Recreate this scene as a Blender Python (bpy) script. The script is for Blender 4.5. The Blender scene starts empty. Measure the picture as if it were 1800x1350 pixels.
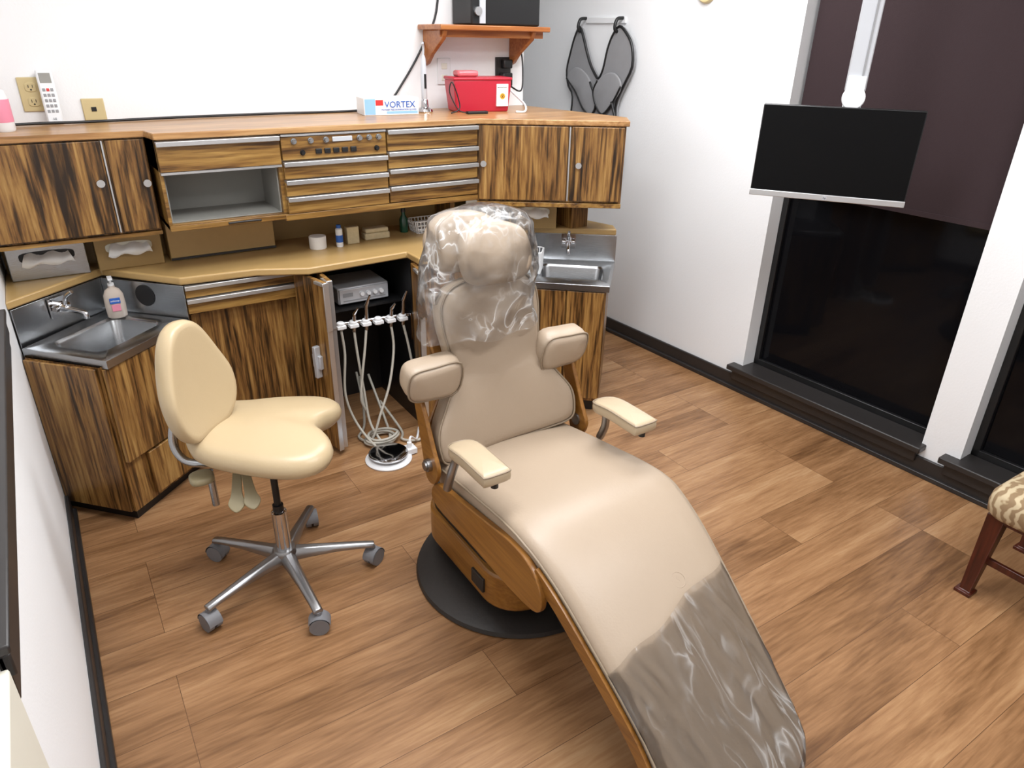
import bpy, bmesh, math, random
from mathutils import Vector, Matrix, noise
random.seed(4)
SC=bpy.context.scene
COL=bpy.context.collection
V=Vector
# ------------------------------------------------------------------ materials
def C(h):
    h=h.lstrip('#'); r=[int(h[i:i+2],16)/255 for i in (0,2,4)]
    return tuple([(c/12.92 if c<=.04045 else ((c+.055)/1.055)**2.4) for c in r]+[1])
def newmat(name):
    m=bpy.data.materials.new(name); m.use_nodes=True; nt=m.node_tree
    return m,nt,nt.nodes['Principled BSDF']
def mat(name,c,rough=.5,metal=0,var=.06,scale=8,bump=0,bscale=60,coat=0,emit=None,spec=.5,stretch=None):
    m,nt,b=newmat(name); N=nt.nodes.new; L=nt.links.new
    tc=N('ShaderNodeTexCoord'); no=N('ShaderNodeTexNoise'); no.inputs['Scale'].default_value=scale; no.inputs['Detail'].default_value=4
    src=tc.outputs['Object']
    if stretch:
        mp=N('ShaderNodeMapping'); mp.inputs['Scale'].default_value=stretch; L(src,mp.inputs[0]); src=mp.outputs[0]
    L(src,no.inputs['Vector'])
    mx=N('ShaderNodeMix'); mx.data_type='RGBA'; c=C(c) if isinstance(c,str) else c
    mx.inputs[6].default_value=tuple([max(0,x*(1-var)) for x in c[:3]]+[1]); mx.inputs[7].default_value=tuple([min(1,x*(1+var)) for x in c[:3]]+[1])
    L(no.outputs[0],mx.inputs[0]); L(mx.outputs[2],b.inputs['Base Color'])
    b.inputs['Roughness'].default_value=rough; b.inputs['Metallic'].default_value=metal; b.inputs['Coat Weight'].default_value=coat
    b.inputs['Specular IOR Level'].default_value=spec
    if bump:
        n2=N('ShaderNodeTexNoise'); n2.inputs['Scale'].default_value=bscale; n2.inputs['Detail'].default_value=3; L(src,n2.inputs['Vector'])
        bp=N('ShaderNodeBump'); bp.inputs['Strength'].default_value=bump; bp.inputs['Distance'].default_value=.01
        L(n2.outputs[0],bp.inputs['Height']); L(bp.outputs[0],b.inputs['Normal'])
    if emit:
        b.inputs['Emission Color'].default_value=c; b.inputs['Emission Strength'].default_value=emit
    return m
def ramp(nt,stops):
    r=nt.nodes.new('ShaderNodeValToRGB'); e=r.color_ramp.elements
    while len(e)<len(stops): e.new(.5)
    for i,(p,c) in enumerate(stops): e[i].position=p; e[i].color=C(c)
    return r
def wood(name,axis,stops,rough=.32,sc=1.0,cross=13,along=.8,fine=.40):
    m,nt,b=newmat(name); N=nt.nodes.new; L=nt.links.new
    tc=N('ShaderNodeTexCoord'); oi=N('ShaderNodeObjectInfo'); mp=N('ShaderNodeMapping')
    s=[cross*sc]*3; s['xyz'.index(axis)]=along*sc; mp.inputs['Scale'].default_value=s
    ad=N('ShaderNodeVectorMath'); ad.operation='ADD'; cb=N('ShaderNodeCombineXYZ'); ml=N('ShaderNodeMath'); ml.operation='MULTIPLY'; ml.inputs[1].default_value=37
    L(oi.outputs['Random'],ml.inputs[0])
    for i in range(3): L(ml.outputs[0],cb.inputs[i])
    L(tc.outputs['Object'],mp.inputs[0]); L(mp.outputs[0],ad.inputs[0]); L(cb.outputs[0],ad.inputs[1])
    n1=N('ShaderNodeTexNoise'); n1.inputs['Scale'].default_value=1.1; n1.inputs['Detail'].default_value=7; n1.inputs['Roughness'].default_value=.67; n1.inputs['Distortion'].default_value=1.3
    n2=N('ShaderNodeTexNoise'); n2.inputs['Scale'].default_value=7; n2.inputs['Detail'].default_value=5; n2.inputs['Distortion'].default_value=.3
    L(ad.outputs[0],n1.inputs['Vector']); L(ad.outputs[0],n2.inputs['Vector'])
    mx=N('ShaderNodeMix'); mx.inputs[0].default_value=fine; L(n1.outputs[0],mx.inputs[2]); L(n2.outputs[0],mx.inputs[3])
    r=ramp(nt,stops); L(mx.outputs[0],r.inputs[0]); L(r.outputs[0],b.inputs['Base Color'])
    b.inputs['Roughness'].default_value=rough
    return m
ZEB=[(.385,'#23160a'),(.44,'#4a3216'),(.49,'#745029'),(.545,'#906a38'),(.64,'#ad8850')]
wood_v=wood('wood_laminate_vertical','z',ZEB)
wood_h=wood('wood_laminate_horizontal','x',[(.37,'#402912'),(.44,'#6b4a23'),(.5,'#886431'),(.62,'#a78348')])
wood_top=wood('wood_laminate_top','x',[(.36,'#7f5b36'),(.44,'#9c7145'),(.52,'#ae8353'),(.62,'#bf9768')],rough=.28)
wood_orange=wood('wood_orange_shelf','x',[(.36,'#84481f'),(.5,'#9e5f2e'),(.62,'#b07540')],rough=.35)
wood_chair=wood('wood_chair_shell','y',[(.36,'#72491c'),(.5,'#885b25'),(.62,'#996a2f')],rough=.3)
wood_dark=wood('wood_mahogany','z',[(.34,'#2a0f08'),(.5,'#451b0f'),(.62,'#552415')],rough=.3)
white_wall=mat('wall_paint','#eeeff0',.75,var=.012,scale=3,bump=.06,bscale=120)
cream=mat('cream_paint','#dedbcd',.5,var=.02)
base_dark=mat('dark_trim_paint','#2b2827',.4,var=.08)
ceil_m=mat('ceiling_tile','#f0f0ee',.9,var=.02,scale=30)
laminate=mat('beige_laminate','#b3935f',.35,var=.05,scale=40)
laminate_d=mat('beige_laminate_panel','#a08250',.45,var=.06,scale=20)
steel=mat('brushed_steel','#aeb0b2',.27,1,var=.05,scale=6,bump=.05,bscale=40,stretch=(1,1,12))
chrome=mat('chrome','#d0d0d2',.12,1,var=.02)
alum=mat('aluminium_strip','#c9cacb',.35,.85,var=.03)
castalu=mat('cast_aluminium','#a0a0a1',.33,1,var=.05)
black=mat('black_plastic','#161617',.4,var=.05)
screen=mat('screen_black','#060607',.5,var=.02,spec=.12)
greyp=mat('grey_plastic','#8f9092',.5,var=.04)
greyc=mat('caster_grey','#77777a',.5,var=.05)
grayin=mat('grey_interior','#8d8c86',.5,var=.08)
silverp=mat('silver_plastic','#c9ccd1',.35,.3,var=.03)
whitep=mat('white_plastic','#e6e7e8',.4,var=.02)
paper=mat('white_paper','#f2f1ee',.85,var=.03,scale=30)
hose=mat('hose_grey','#b3aea2',.5,var=.05)
vinyl=mat('beige_vinyl','#a69480',.42,var=.04,scale=5,bump=.05,bscale=160)
vinyl_s=mat('cream_vinyl','#bea986',.33,var=.04,scale=5,bump=.03,bscale=160)
vinyl_a=mat('armrest_vinyl','#b3a186',.36,var=.04,scale=5,bump=.03,bscale=160)
pipe_v=mat('beige_piping','#8e7e6a',.45,var=.04)
dark_base=mat('dark_cast_base','#2a2623',.5,var=.12,scale=6,bump=.1)
shade_m=mat('roller_shade','#35292b',.85,var=.05,scale=80,bump=.1,bscale=300,spec=.2)
red=mat('red_plastic','#b22034',.35,var=.05)
redc=mat('red_translucent_lid','#cf6a70',.2,var=.1)
ivory=mat('ivory_plate','#cbb98a',.4,var=.03)
blue=mat('blue_print','#2a5fb4',.5,var=.03)
bluel=mat('light_blue_print','#8fbbe4',.5,var=.03)
redp=mat('red_print','#cf2f2c',.5,var=.03)
yellow=mat('yellow_label','#e9a62c',.5,var=.03)
pink=mat('pink_print','#e08aa0',.5,var=.05)
vest_m=mat('grey_vest','#8e8e90',.7,var=.10,scale=14,bump=.2,bscale=14)
sponge=mat('tan_sponge','#c4b592',.9,var=.15,scale=60,bump=.3)
soapm=mat('soap_bottle','#c3b6aa',.12,var=.12)
green=mat('green_glass','#1d4a36',.15,var=.1)
taupe=mat('taupe_plastic','#8f8466',.5,var=.05)
glass_d,nt,b=newmat('night_window_glass'); b.inputs['Base Color'].default_value=(.004,.004,.005,1); b.inputs['Roughness'].default_value=.06; b.inputs['Specular IOR Level'].default_value=.16
fabric,nt,b=newmat('damask_fabric'); N=nt.nodes.new; L=nt.links.new
tc=N('ShaderNodeTexCoord'); wv=N('ShaderNodeTexWave'); wv.wave_type='RINGS'; wv.inputs['Scale'].default_value=11; wv.inputs['Distortion'].default_value=7; wv.inputs['Detail Scale'].default_value=2
L(tc.outputs['Object'],wv.inputs['Vector']); r=ramp(nt,[(.35,'#8b7355'),(.5,'#a58f6d'),(.75,'#bfae8e')]); L(wv.outputs[0],r.inputs[0]); L(r.outputs[0],b.inputs['Base Color']); b.inputs['Roughness'].default_value=.8
def film(name,tint,fmin,fmax,sc,rough,strength=.6,stretch=(1,1,1),pw=7,ior=1.25):
    m=bpy.data.materials.new(name); m.use_nodes=True; nt=m.node_tree; nt.nodes.clear(); N=nt.nodes.new; L=nt.links.new
    out=N('ShaderNodeOutputMaterial'); tr=N('ShaderNodeBsdfTransparent'); tr.inputs[0].default_value=tint
    gl=N('ShaderNodeBsdfPrincipled'); gl.inputs['Base Color'].default_value=(.88,.88,.87,1); gl.inputs['Roughness'].default_value=rough; gl.inputs['Specular IOR Level'].default_value=1.0
    g2=N('ShaderNodeBsdfGlossy'); g2.inputs['Roughness'].default_value=rough
    tc=N('ShaderNodeTexCoord'); mp=N('ShaderNodeMapping'); mp.inputs['Scale'].default_value=stretch; L(tc.outputs['Object'],mp.inputs[0])
    no=N('ShaderNodeTexNoise'); no.inputs['Scale'].default_value=sc; no.inputs['Detail'].default_value=2; no.inputs['Distortion'].default_value=1.6
    L(mp.outputs[0],no.inputs['Vector'])
    a=N('ShaderNodeMath'); a.operation='SUBTRACT'; a.inputs[1].default_value=.5; L(no.outputs[0],a.inputs[0])
    ab=N('ShaderNodeMath'); ab.operation='ABSOLUTE'; L(a.outputs[0],ab.inputs[0])
    m1=N('ShaderNodeMath'); m1.operation='MULTIPLY_ADD'; m1.inputs[1].default_value=-5; m1.inputs[2].default_value=1; m1.use_clamp=True; L(ab.outputs[0],m1.inputs[0])
    pwn=N('ShaderNodeMath'); pwn.operation='POWER'; pwn.inputs[1].default_value=pw; L(m1.outputs[0],pwn.inputs[0])
    n2=N('ShaderNodeTexNoise'); n2.inputs['Scale'].default_value=sc*.6; L(mp.outputs[0],n2.inputs['Vector'])
    st=N('ShaderNodeMapRange'); st.inputs[1].default_value=.40; st.inputs[2].default_value=.62; L(n2.outputs[0],st.inputs[0])
    mu=N('ShaderNodeMath'); mu.operation='MULTIPLY'; L(pwn.outputs[0],mu.inputs[0]); L(st.outputs[0],mu.inputs[1])
    r=N('ShaderNodeMapRange'); r.inputs[3].default_value=fmin; r.inputs[4].default_value=fmax; L(mu.outputs[0],r.inputs[0])
    bp=N('ShaderNodeBump'); bp.inputs['Strength'].default_value=strength; bp.inputs['Distance'].default_value=.01
    L(no.outputs[0],bp.inputs['Height']); L(bp.outputs[0],gl.inputs['Normal']); L(bp.outputs[0],g2.inputs['Normal'])
    mx=N('ShaderNodeMixShader'); L(r.outputs[0],mx.inputs[0]); L(tr.outputs[0],mx.inputs[1]); L(gl.outputs[0],mx.inputs[2])  # crinkle highlights painted in: noise ridges mixed towards whiter film
    lw=N('ShaderNodeFresnel'); lw.inputs[0].default_value=ior
    m5=N('ShaderNodeMixShader'); L(lw.outputs[0],m5.inputs[0]); L(mx.outputs[0],m5.inputs[1]); L(g2.outputs[0],m5.inputs[2]); L(m5.outputs[0],out.inputs[0])
    return m
bag_m=film('clear_plastic_bag',(.97,.97,.968,1),.06,.72,9,.16,.8,ior=1.32)
cover_m=film('clear_plastic_cover',(.82,.80,.775,1),.02,.34,5,.14,.7,(2.4,.8,1),ior=1.40)
# floor
floor_m,nt,b=newmat('vinyl_plank_floor'); N=nt.nodes.new; L=nt.links.new
tc=N('ShaderNodeTexCoord'); bk=N('ShaderNodeTexBrick'); bk.inputs['Color1'].default_value=(0,0,0,1); bk.inputs['Color2'].default_value=(1,1,1,1); bk.inputs['Mortar'].default_value=(.5,.5,.5,1)
bk.inputs['Scale'].default_value=1; bk.inputs['Brick Width'].default_value=1.25; bk.inputs['Row Height'].default_value=.19; bk.inputs['Mortar Size'].default_value=.0009; bk.offset=.37; bk.offset_frequency=3
L(tc.outputs['Object'],bk.inputs['Vector'])
mul=N('ShaderNodeVectorMath'); mul.operation='MULTIPLY'; mul.inputs[1].default_value=(1.0,6.5,1); L(tc.outputs['Object'],mul.inputs[0])
sc2=N('ShaderNodeVectorMath'); sc2.operation='SCALE'; sc2.inputs['Scale'].default_value=23; L(bk.outputs['Color'],sc2.inputs[0])
ad=N('ShaderNodeVectorMath'); ad.operation='ADD'; L(mul.outputs[0],ad.inputs[0]); L(sc2.outputs[0],ad.inputs[1])
n1=N('ShaderNodeTexNoise'); n1.inputs['Scale'].default_value=1.0; n1.inputs['Detail'].default_value=6; n1.inputs['Roughness'].default_value=.6; n1.inputs['Distortion'].default_value=1.0; L(ad.outputs[0],n1.inputs['Vector'])
mul2=N('ShaderNodeVectorMath'); mul2.operation='MULTIPLY'; mul2.inputs[1].default_value=(1.0,2.0,1); L(ad.outputs[0],mul2.inputs[0])
n2=N('ShaderNodeTexNoise'); n2.inputs['Scale'].default_value=8; n2.inputs['Detail'].default_value=5; n2.inputs['Distortion'].default_value=.4; L(mul2.outputs[0],n2.inputs['Vector'])
mx=N('ShaderNodeMix'); mx.inputs[0].default_value=.34; L(n1.outputs[0],mx.inputs[2]); L(n2.outputs[0],mx.inputs[3])
sep=N('ShaderNodeSeparateColor'); L(bk.outputs['Color'],sep.inputs[0])
m3=N('ShaderNodeMath'); m3.operation='MULTIPLY_ADD'; m3.inputs[1].default_value=.12; L(sep.outputs[0],m3.inputs[0]); 
m4=N('ShaderNodeMath'); m4.operation='SUBTRACT'; m4.inputs[1].default_value=.06; L(mx.outputs[0],m4.inputs[0]); L(m4.outputs[0],m3.inputs[2])
r=ramp(nt,[(.29,'#5f4026'),(.40,'#7d5939'),(.50,'#936c49'),(.60,'#a57e58'),(.74,'#b6946e')]); L(m3.outputs[0],r.inputs[0])
mm=N('ShaderNodeMix'); mm.data_type='RGBA'; mm.inputs[7].default_value=C('#5e4028'); L(bk.outputs['Fac'],mm.inputs[0]); L(r.outputs[0],mm.inputs[6]); L(mm.outputs[2],b.inputs['Base Color'])
b.inputs['Roughness'].default_value=.36
bp=N('ShaderNodeBump'); bp.inputs['Strength'].default_value=.12; bp.inputs['Distance'].default_value=.004; L(n2.outputs[0],bp.inputs['Height']); L(bp.outputs[0],b.inputs['Normal'])
# ------------------------------------------------------------------ geometry helpers
WL={}
def thing(name,loc,label,category,group=None):
    e=bpy.data.objects.new(name,None); e.empty_display_size=.05; e.location=loc; COL.objects.link(e); WL[e]=V(loc)
    e['label']=label; e['category']=category
    if group: e['group']=group
    return e
def O(name,bm,m,parent=None,smooth=False,bevel=0,seg=2,label=None,category=None,kind=None,sub=0,group=None,origin=None,angle=None):
    bmesh.ops.recalc_face_normals(bm,faces=bm.faces)
    if origin is None:
        lo=V([min(v.co[i] for v in bm.verts) for i in range(3)]); hi=V([max(v.co[i] for v in bm.verts) for i in range(3)])
        origin=(lo+hi)/2
        if parent is None and not kind: origin.z=lo.z
    origin=V(origin)
    for v in bm.verts: v.co-=origin
    me=bpy.data.meshes.new(name); bm.to_mesh(me); bm.free()
    for mm_ in (m if isinstance(m,(list,tuple)) else [m]): me.materials.append(mm_)
    if smooth:
        for p in me.polygons: p.use_smooth=True
        if smooth=='auto':
            try: me.set_sharp_from_angle(angle=math.radians(angle or 35))
            except Exception: pass
    o=bpy.data.objects.new(name,me); COL.objects.link(o); WL[o]=origin
    if parent is not None: o.parent=parent; o.location=origin-WL[parent]
    else: o.location=origin
    if bevel:
        md=o.modifiers.new('bevel','BEVEL'); md.width=bevel; md.segments=seg; md.limit_method='ANGLE'; md.angle_limit=math.radians(40)
        for p in me.polygons: p.use_smooth=True
        try: me.set_sharp_from_angle(angle=math.radians(50))
        except Exception: pass
        md.harden_normals=False
    if sub:
        md=o.modifiers.new('sub','SUBSURF'); md.levels=sub; md.render_levels=sub
    if label: o['label']=label
    if category: o['category']=category
    if kind: o['kind']=kind
    if group: o['group']=group
    return o
def B(): return bmesh.new()
def box(bm,a,b,M=None,mi=0):
    x0,y0,z0=a; x1,y1,z1=b
    vs=[V((x,y,z)) for z in (z0,z1) for x,y in ((x0,y0),(x1,y0),(x1,y1),(x0,y1))]
    if M: vs=[M@v for v in vs]
    vs=[bm.verts.new(v) for v in vs]
    for f in ((3,2,1,0),(4,5,6,7),(0,1,5,4),(1,2,6,5),(2,3,7,6),(3,0,4,7)):
        bm.faces.new([vs[i] for i in f]).material_index=mi
    return bm
def prism(bm,pts,z0,z1,M=None,top=True,bot=True,mi=0):
    lo=[V((x,y,z0)) for x,y in pts]; hi=[V((x,y,z1)) for x,y in pts]
    if M: lo=[M@v for v in lo]; hi=[M@v for v in hi]
    lo=[bm.verts.new(v) for v in lo]; hi=[bm.verts.new(v) for v in hi]; n=len(pts)
    for i in range(n): bm.faces.new([lo[i],lo[(i+1)%n],hi[(i+1)%n],hi[i]]).material_index=mi
    if top: bm.faces.new(hi).material_index=mi
    if bot: bm.faces.new(lo[::-1]).material_index=mi
    return bm
def loft(bm,rings,cap=True,closed=True,mi=0):
    R=[[bm.verts.new(p) for p in r] for r in rings]; n=len(R[0])
    for a,b in zip(R,R[1:]):
        for i in range(n if closed else n-1):
            bm.faces.new([a[i],a[(i+1)%n],b[(i+1)%n],b[i]]).material_index=mi
    if cap:
        for r in (R[0],R[-1]):
            c=sum((v.co for v in r),V())/n; cv=bm.verts.new(c)
            for i in range(n): bm.faces.new([r[i],r[(i+1)%n],cv]).material_index=mi
    return bm
def frame(d):
    d=d.normalized(); a=V((0,0,1)) if abs(d.z)<.9 else V((1,0,0)); u=d.cross(a).normalized(); return u,d.cross(u).normalized()
def cyl(bm,p0,p1,r0,r1=None,n=20,mi=0):
    p0,p1=V(p0),V(p1); r1=r0 if r1 is None else r1; u,w=frame(p1-p0)
    rg=lambda p,r:[p+(u*math.cos(2*math.pi*i/n)+w*math.sin(2*math.pi*i/n))*r for i in range(n)]
    return loft(bm,[rg(p0,r0),rg(p1,r1)],mi=mi)
def crom(pts,k=6,closed=False):
    P=[V(p) for p in pts]; n=len(P); out=[]
    rng=range(n) if closed else range(n-1)
    for i in rng:
        if closed: a,b,c,d=P[(i-1)%n],P[i],P[(i+1)%n],P[(i+2)%n]
        else: a,b,c,d=P[max(i-1,0)],P[i],P[i+1],P[min(i+2,n-1)]
        for j in range(k):
            t=j/k; out.append(.5*((2*b)+(c-a)*t+(2*a-5*b+4*c-d)*t*t+(3*b-3*c+d-a)*t**3))
    if not closed: out.append(P[-1])
    return out
def tube(bm,pts,r,n=8,k=6,closed=False,mi=0):
    P=crom(pts,k,closed) if k>1 else [V(p) for p in pts]; m=len(P); rings=[]; u=None
    for i,p in enumerate(P):
        if closed: d=P[(i+1)%m]-P[i-1]
        else: d=P[min(i+1,m-1)]-P[max(i-1,0)]
        if d.length<1e-9: d=V((0,0,1))
        d.normalize()
        if u is None: u=frame(d)[0]
        else:
            u=(u-d*u.dot(d)); u=u.normalized() if u.length>1e-6 else frame(d)[0]
        w=d.cross(u); rr=r if not callable(r) else r(i/(m-1))
        rings.append([p+(u*math.cos(2*math.pi*j/n)+w*math.sin(2*math.pi*j/n))*rr for j in range(n)])
    if closed: rings.append(rings[0]); return loft(bm,rings,cap=False,mi=mi)
    return loft(bm,rings,mi=mi)
def lathe(bm,c,prof,n=32,M=None,mi=0):
    c=V(c); rings=[[V((r*math.cos(2*math.pi*i/n),r*math.sin(2*math.pi*i/n),z)) for i in range(n)] for r,z in prof]
    rings=[[ (M@v if M else v)+c for v in rg] for rg in rings]
    return loft(bm,rings,mi=mi)
def rrect(hx,hy,r,k=6):
    out=[]
    for cx,cy,a0 in ((hx-r,hy-r,0),(-hx+r,hy-r,90),(-hx+r,-hy+r,180),(hx-r,-hy+r,270)):
        for i in range(k+1):
            a=math.radians(a0+90*i/k); out.append((cx+r*math.cos(a),cy+r*math.sin(a)))
    return out
def pillow(bm,outline,th,e,M=None,puff=0,k=4,deform=None,closed=True,center=None,smoothk=True,mi=0):
    P=crom([(x,y,0) for x,y in outline],k,True) if smoothk else [V((x,y,0)) for x,y in outline]
    c=V(center+(0,)) if center else sum(P,V())/len(P); R=sum((p-c).length for p in P)/len(P)
    prof=[]
    for s in (0.12,.4,.7,.9): prof.append((s*(1-e/R),-th/2-puff*.3*(1-s*s)))
    for i in range(7):
        a=math.radians(-90+30*i); prof.append((1-(e/R)*(1-math.cos(a)),(th/2-e)*(1 if i>3 else -1 if i<3 else 0)+e*math.sin(a)))
    for s in (.9,.7,.4,.12): prof.append((s*(1-e/R),th/2+puff*(1-s*s)))
    rings=[]
    for s,h in prof:
        rg=[]
        for p in P:
            q=c+(p-c)*s; q=V((q.x,q.y,h))
            if deform: q=deform(q)
            rg.append(M@q if M else q)
        rings.append(rg)
    return loft(bm,rings,mi=mi)
def fM(p0,p1):
    d=V((p1[0]-p0[0],p1[1]-p0[1],0)).normalized(); o=V((d.y,-d.x,0))
    M=Matrix.Identity(4)
    for i in range(3): M[i][0]=d[i]; M[i][1]=-o[i]; M[i][2]=(0,0,1)[i]; M[i][3]=(p0[0],p0[1],0)[i]
    return M    # local x along the face, local y into the cabinet, z up
def basis(o,x,y,z):
    M=Matrix.Identity(4)
    for i in range(3): M[i][0]=x[i]; M[i][1]=y[i]; M[i][2]=z[i]; M[i][3]=o[i]
    return M
def text(name,s,size,M,m,parent,ext=.0004,align='CENTER'):
    cu=bpy.data.curves.new(name,'FONT'); cu.body=s; cu.size=size; cu.extrude=ext; cu.align_x=align; cu.align_y='CENTER'; cu.resolution_u=3
    t=bpy.data.objects.new(name+'_tmp',cu); COL.objects.link(t); bpy.context.view_layer.update()
    me=bpy.data.meshes.new_from_object(t.evaluated_get(bpy.context.evaluated_depsgraph_get())); bpy.data.objects.remove(t)
    bm=B(); bm.from_mesh(me); bm.transform(M); bpy.data.meshes.remove(me)
    return O(name,bm,m,parent)
def faceM(o,right,upv=(0,0,1)):
    r=V(right).normalized(); u=V(upv).normalized(); return basis(o,r,u,r.cross(u))
# ------------------------------------------------------------------ camera
cam=bpy.data.cameras.new('camera'); cam.sensor_width=36; cam.lens=24.8; cam.clip_start=.02
co=bpy.data.objects.new('camera',cam); COL.objects.link(co)
co.matrix_world=basis((0,0,1.65),V((.84,-.5423,.0178)).normalized(),V((.22605,.37959,.89712)).normalized(),V((-.49326,-.74955,.44144)).normalized())
SC.camera=co
# ------------------------------------------------------------------ room
K='structure'; CZ=2.6
th=math.atan(.04); RWM=Matrix.Translation((2.915,0,0))@Matrix.Rotation(th,4,'Z')   # wall plane at local x=0, local y runs along the wall
O('floor',box(B(),(-.6,-1.7,-.05),(3.3,4.6,0)),floor_m,kind=K,origin=(0,0,0))
O('ceiling',box(B(),(-.6,-1.7,CZ),(3.3,4.6,CZ+.05)),ceil_m,kind=K)
O('wall_left',box(B(),(-.35,-1.6,0),(-.2,3.4,CZ)),white_wall,kind=K)
O('wall_back',box(B(),(-.35,3.25,0),(2.17,4.5,CZ)),white_wall,kind=K)
O('wall_far',box(B(),(2.1,4.4,0),(2.95,4.55,CZ)),white_wall,kind=K)
O('wall_front',box(B(),(-.35,-1.7,0),(3.15,-1.55,CZ)),white_wall,kind=K)
bm=B()
WT=.16; W1=(1.20,2.13); W2=(.02,1.045)
for s0,s1 in ((W1[1],4.5),(W2[1],W1[0]),(-1.7,W2[0])): box(bm,(0,s0,0),(WT,s1,CZ),RWM)
for s0,s1 in (W1,W2): box(bm,(0,s0,0),(WT,s1,.13),RWM); box(bm,(0,s0,2.3),(WT,s1,CZ),RWM)
O('wall_right',bm,white_wall,kind=K)
def wbox(name,a,b,m,**k): return O(name,box(B(),a,b,RWM),m,**k)
for i,(s0,s1) in enumerate((W1,W2)):
    wbox('window_%d'%(i+1),(.105,s0,.13),(.12,s1,2.3),glass_d,kind=K)
    bm=B()
    for a,b in (((.085,s0,.13),(.105,s0+.03,2.3)),((.085,s1-.03,.13),(.105,s1,2.3)),((.085,s0,.13),(.105,s1,.17)),((.085,s0,2.26),(.105,s1,2.3))): box(bm,a,b,RWM)
    O('trim_%d'%(i+1),bm,black,kind=K,bevel=.003)
    bm=B(); box(bm,(-.055,s0-.02,.115),(.085,s1+.06,.142),RWM); box(bm,(-.03,s0,.06),(0,s1+.04,.115),RWM)
    O('trim_%d'%(i+3),bm,base_dark,kind=K,bevel=.005)
    e=thing('roller_shade',RWM@V((.06,(s0+s1)/2,1.04)),'dark brown roller shade pulled halfway down the window','roller shade',group='roller shades')
    O('shade_cloth',box(B(),(.058,s0+.02,1.04),(.060,s1-.02,2.3),RWM),shade_m,e)
    O('hem_bar',box(B(),(.054,s0+.02,1.035),(.064,s1-.02,1.055),RWM),shade_m,e)
bm=B(); box(bm,(-.014,-1.55,0),(0,4.4,.085),RWM); box(bm,(-.028,-1.55,0),(0,4.4,.022),RWM)
O('baseboard_right',bm,base_dark,kind=K,bevel=.004)
bm=B(); box(bm,(-.2,-1.55,0),(-.186,2.72,.085)); box(bm,(-.2,-1.55,0),(-.174,2.72,.022))
O('baseboard_left',bm,base_dark,kind=K,bevel=.004)
bm=B(); box(bm,(-.2,.95,.80),(-.190,2.40,.90)); box(bm,(-.2,.95,.845),(-.183,2.40,.885)); box(bm,(-.2,.93,.90),(-.177,2.42,.915))
O('trim_5',bm,base_dark,kind=K,bevel=.003)
bm=B(); box(bm,(-.2,.60,0),(-.186,.93,.88)); box(bm,(-.2,.60,.0),(-.180,.66,.88))
O('trim_6',bm,cream,kind=K,bevel=.004)
# ------------------------------------------------------------------ cabinets
TOPZ=1.335
def door(parent,M,x0,x1,z0,z1,name='door',m=wood_v,t=.018,kx=None,kz=None):
    d=O(name,box(B(),(x0,-t,z0),(x1,-.001,z1),M),m,parent,bevel=.002)
    if kx is not None:
        bm=B(); c=M@V((kx,-t,kz)); n=M.to_3x3()@V((0,-1,0)); cyl(bm,c,c+n*.008,.006,n=12); cyl(bm,c+n*.008,c+n*.015,.013,n=20)
        O('door_knob',bm,alum,d,smooth='auto',label='round metal knob')
    return d
def drawer(parent,M,x0,x1,z0,z1,m=wood_h,handle=True):
    d=O('drawer',box(B(),(x0,-.018,z0),(x1,-.001,z1-.012),M),m,parent,bevel=.002)
    if handle:
        bm=B(); box(bm,(x0,-.030,z1-.013),(x1,-.001,z1-.003),M); box(bm,(x0,-.034,z1-.020),(x1,-.028,z1-.003),M)
        O('handle',bm,alum,d,bevel=.002,label='bright aluminium edge pull')
    return d
topP=[(-.2,2.865),(.33,2.865),(.345,2.765),(1.62,2.765),(2.165,2.41),(2.27,2.55),(2.165,3.25),(-.2,3.25)]
O('cabinet_worktop',prism(B(),topP,TOPZ-.022,TOPZ),wood_top,bevel=.003,label='long wood-grain laminate worktop over the upper cabinets',category='worktop')
e=thing('wall_cabinet',(.06,3.05,.985),'upper wood-grain cabinet with two doors above the corner sink','cabinet',group='upper cabinets')
M=fM((-.195,2.885),(.33,2.885)); ZT=TOPZ-.022
O('body',box(B(),(0,0,.985),(.525,.36,ZT),M),wood_v,e,bevel=.002)
door(e,M,.0,.385,.995,ZT-.005,kx=.36,kz=1.17); door(e,M,.40,.52,.995,ZT-.005,kx=.505,kz=1.16)
O('door_divider',box(B(),(.387,-.019,.995),(.392,-.002,ZT-.005),M),alum,e)
O('bottom_rail',box(B(),(0,-.012,.972),(.525,.36,.985),M),wood_h,e)
# centre upper
e=thing('drawer_cabinet',(.98,3.0,.99),'upper wood-grain dental cabinet with drawers, control panel and open bay','cabinet',group='upper cabinets')
M=fM((.345,2.785),(1.62,2.785)); W=1.275; c1,c2=.425,.85
bm=B()
box(bm,(0,.0,1.0),(.012,.46,ZT),M); box(bm,(c1-.012,0,1.0),(c1,.46,ZT),M); box(bm,(c1,.0,1.0),(W,.46,ZT),M)
box(bm,(0,0,1.0),(c1,.46,1.02),M); box(bm,(0,0,1.205),(c1,.46,ZT),M)
O('body',bm,wood_h,e,bevel=.0015)
O('open_bay',box(B(),(.012,.24,1.02),(c1-.012,.255,1.205),M),grayin,e,label='grey lined open bay')
bm=B(); box(bm,(.013,.02,1.021),(.018,.24,1.204),M); box(bm,(c1-.018,.02,1.021),(c1-.013,.24,1.204),M); box(bm,(.018,.02,1.021),(c1-.018,.24,1.024),M)
O('bay_lining',bm,grayin,e)
O('bay_edge',box(B(),(.0,-.014,.998),(c1-.003,0,1.018),M),wood_h,e,bevel=.002)
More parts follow.
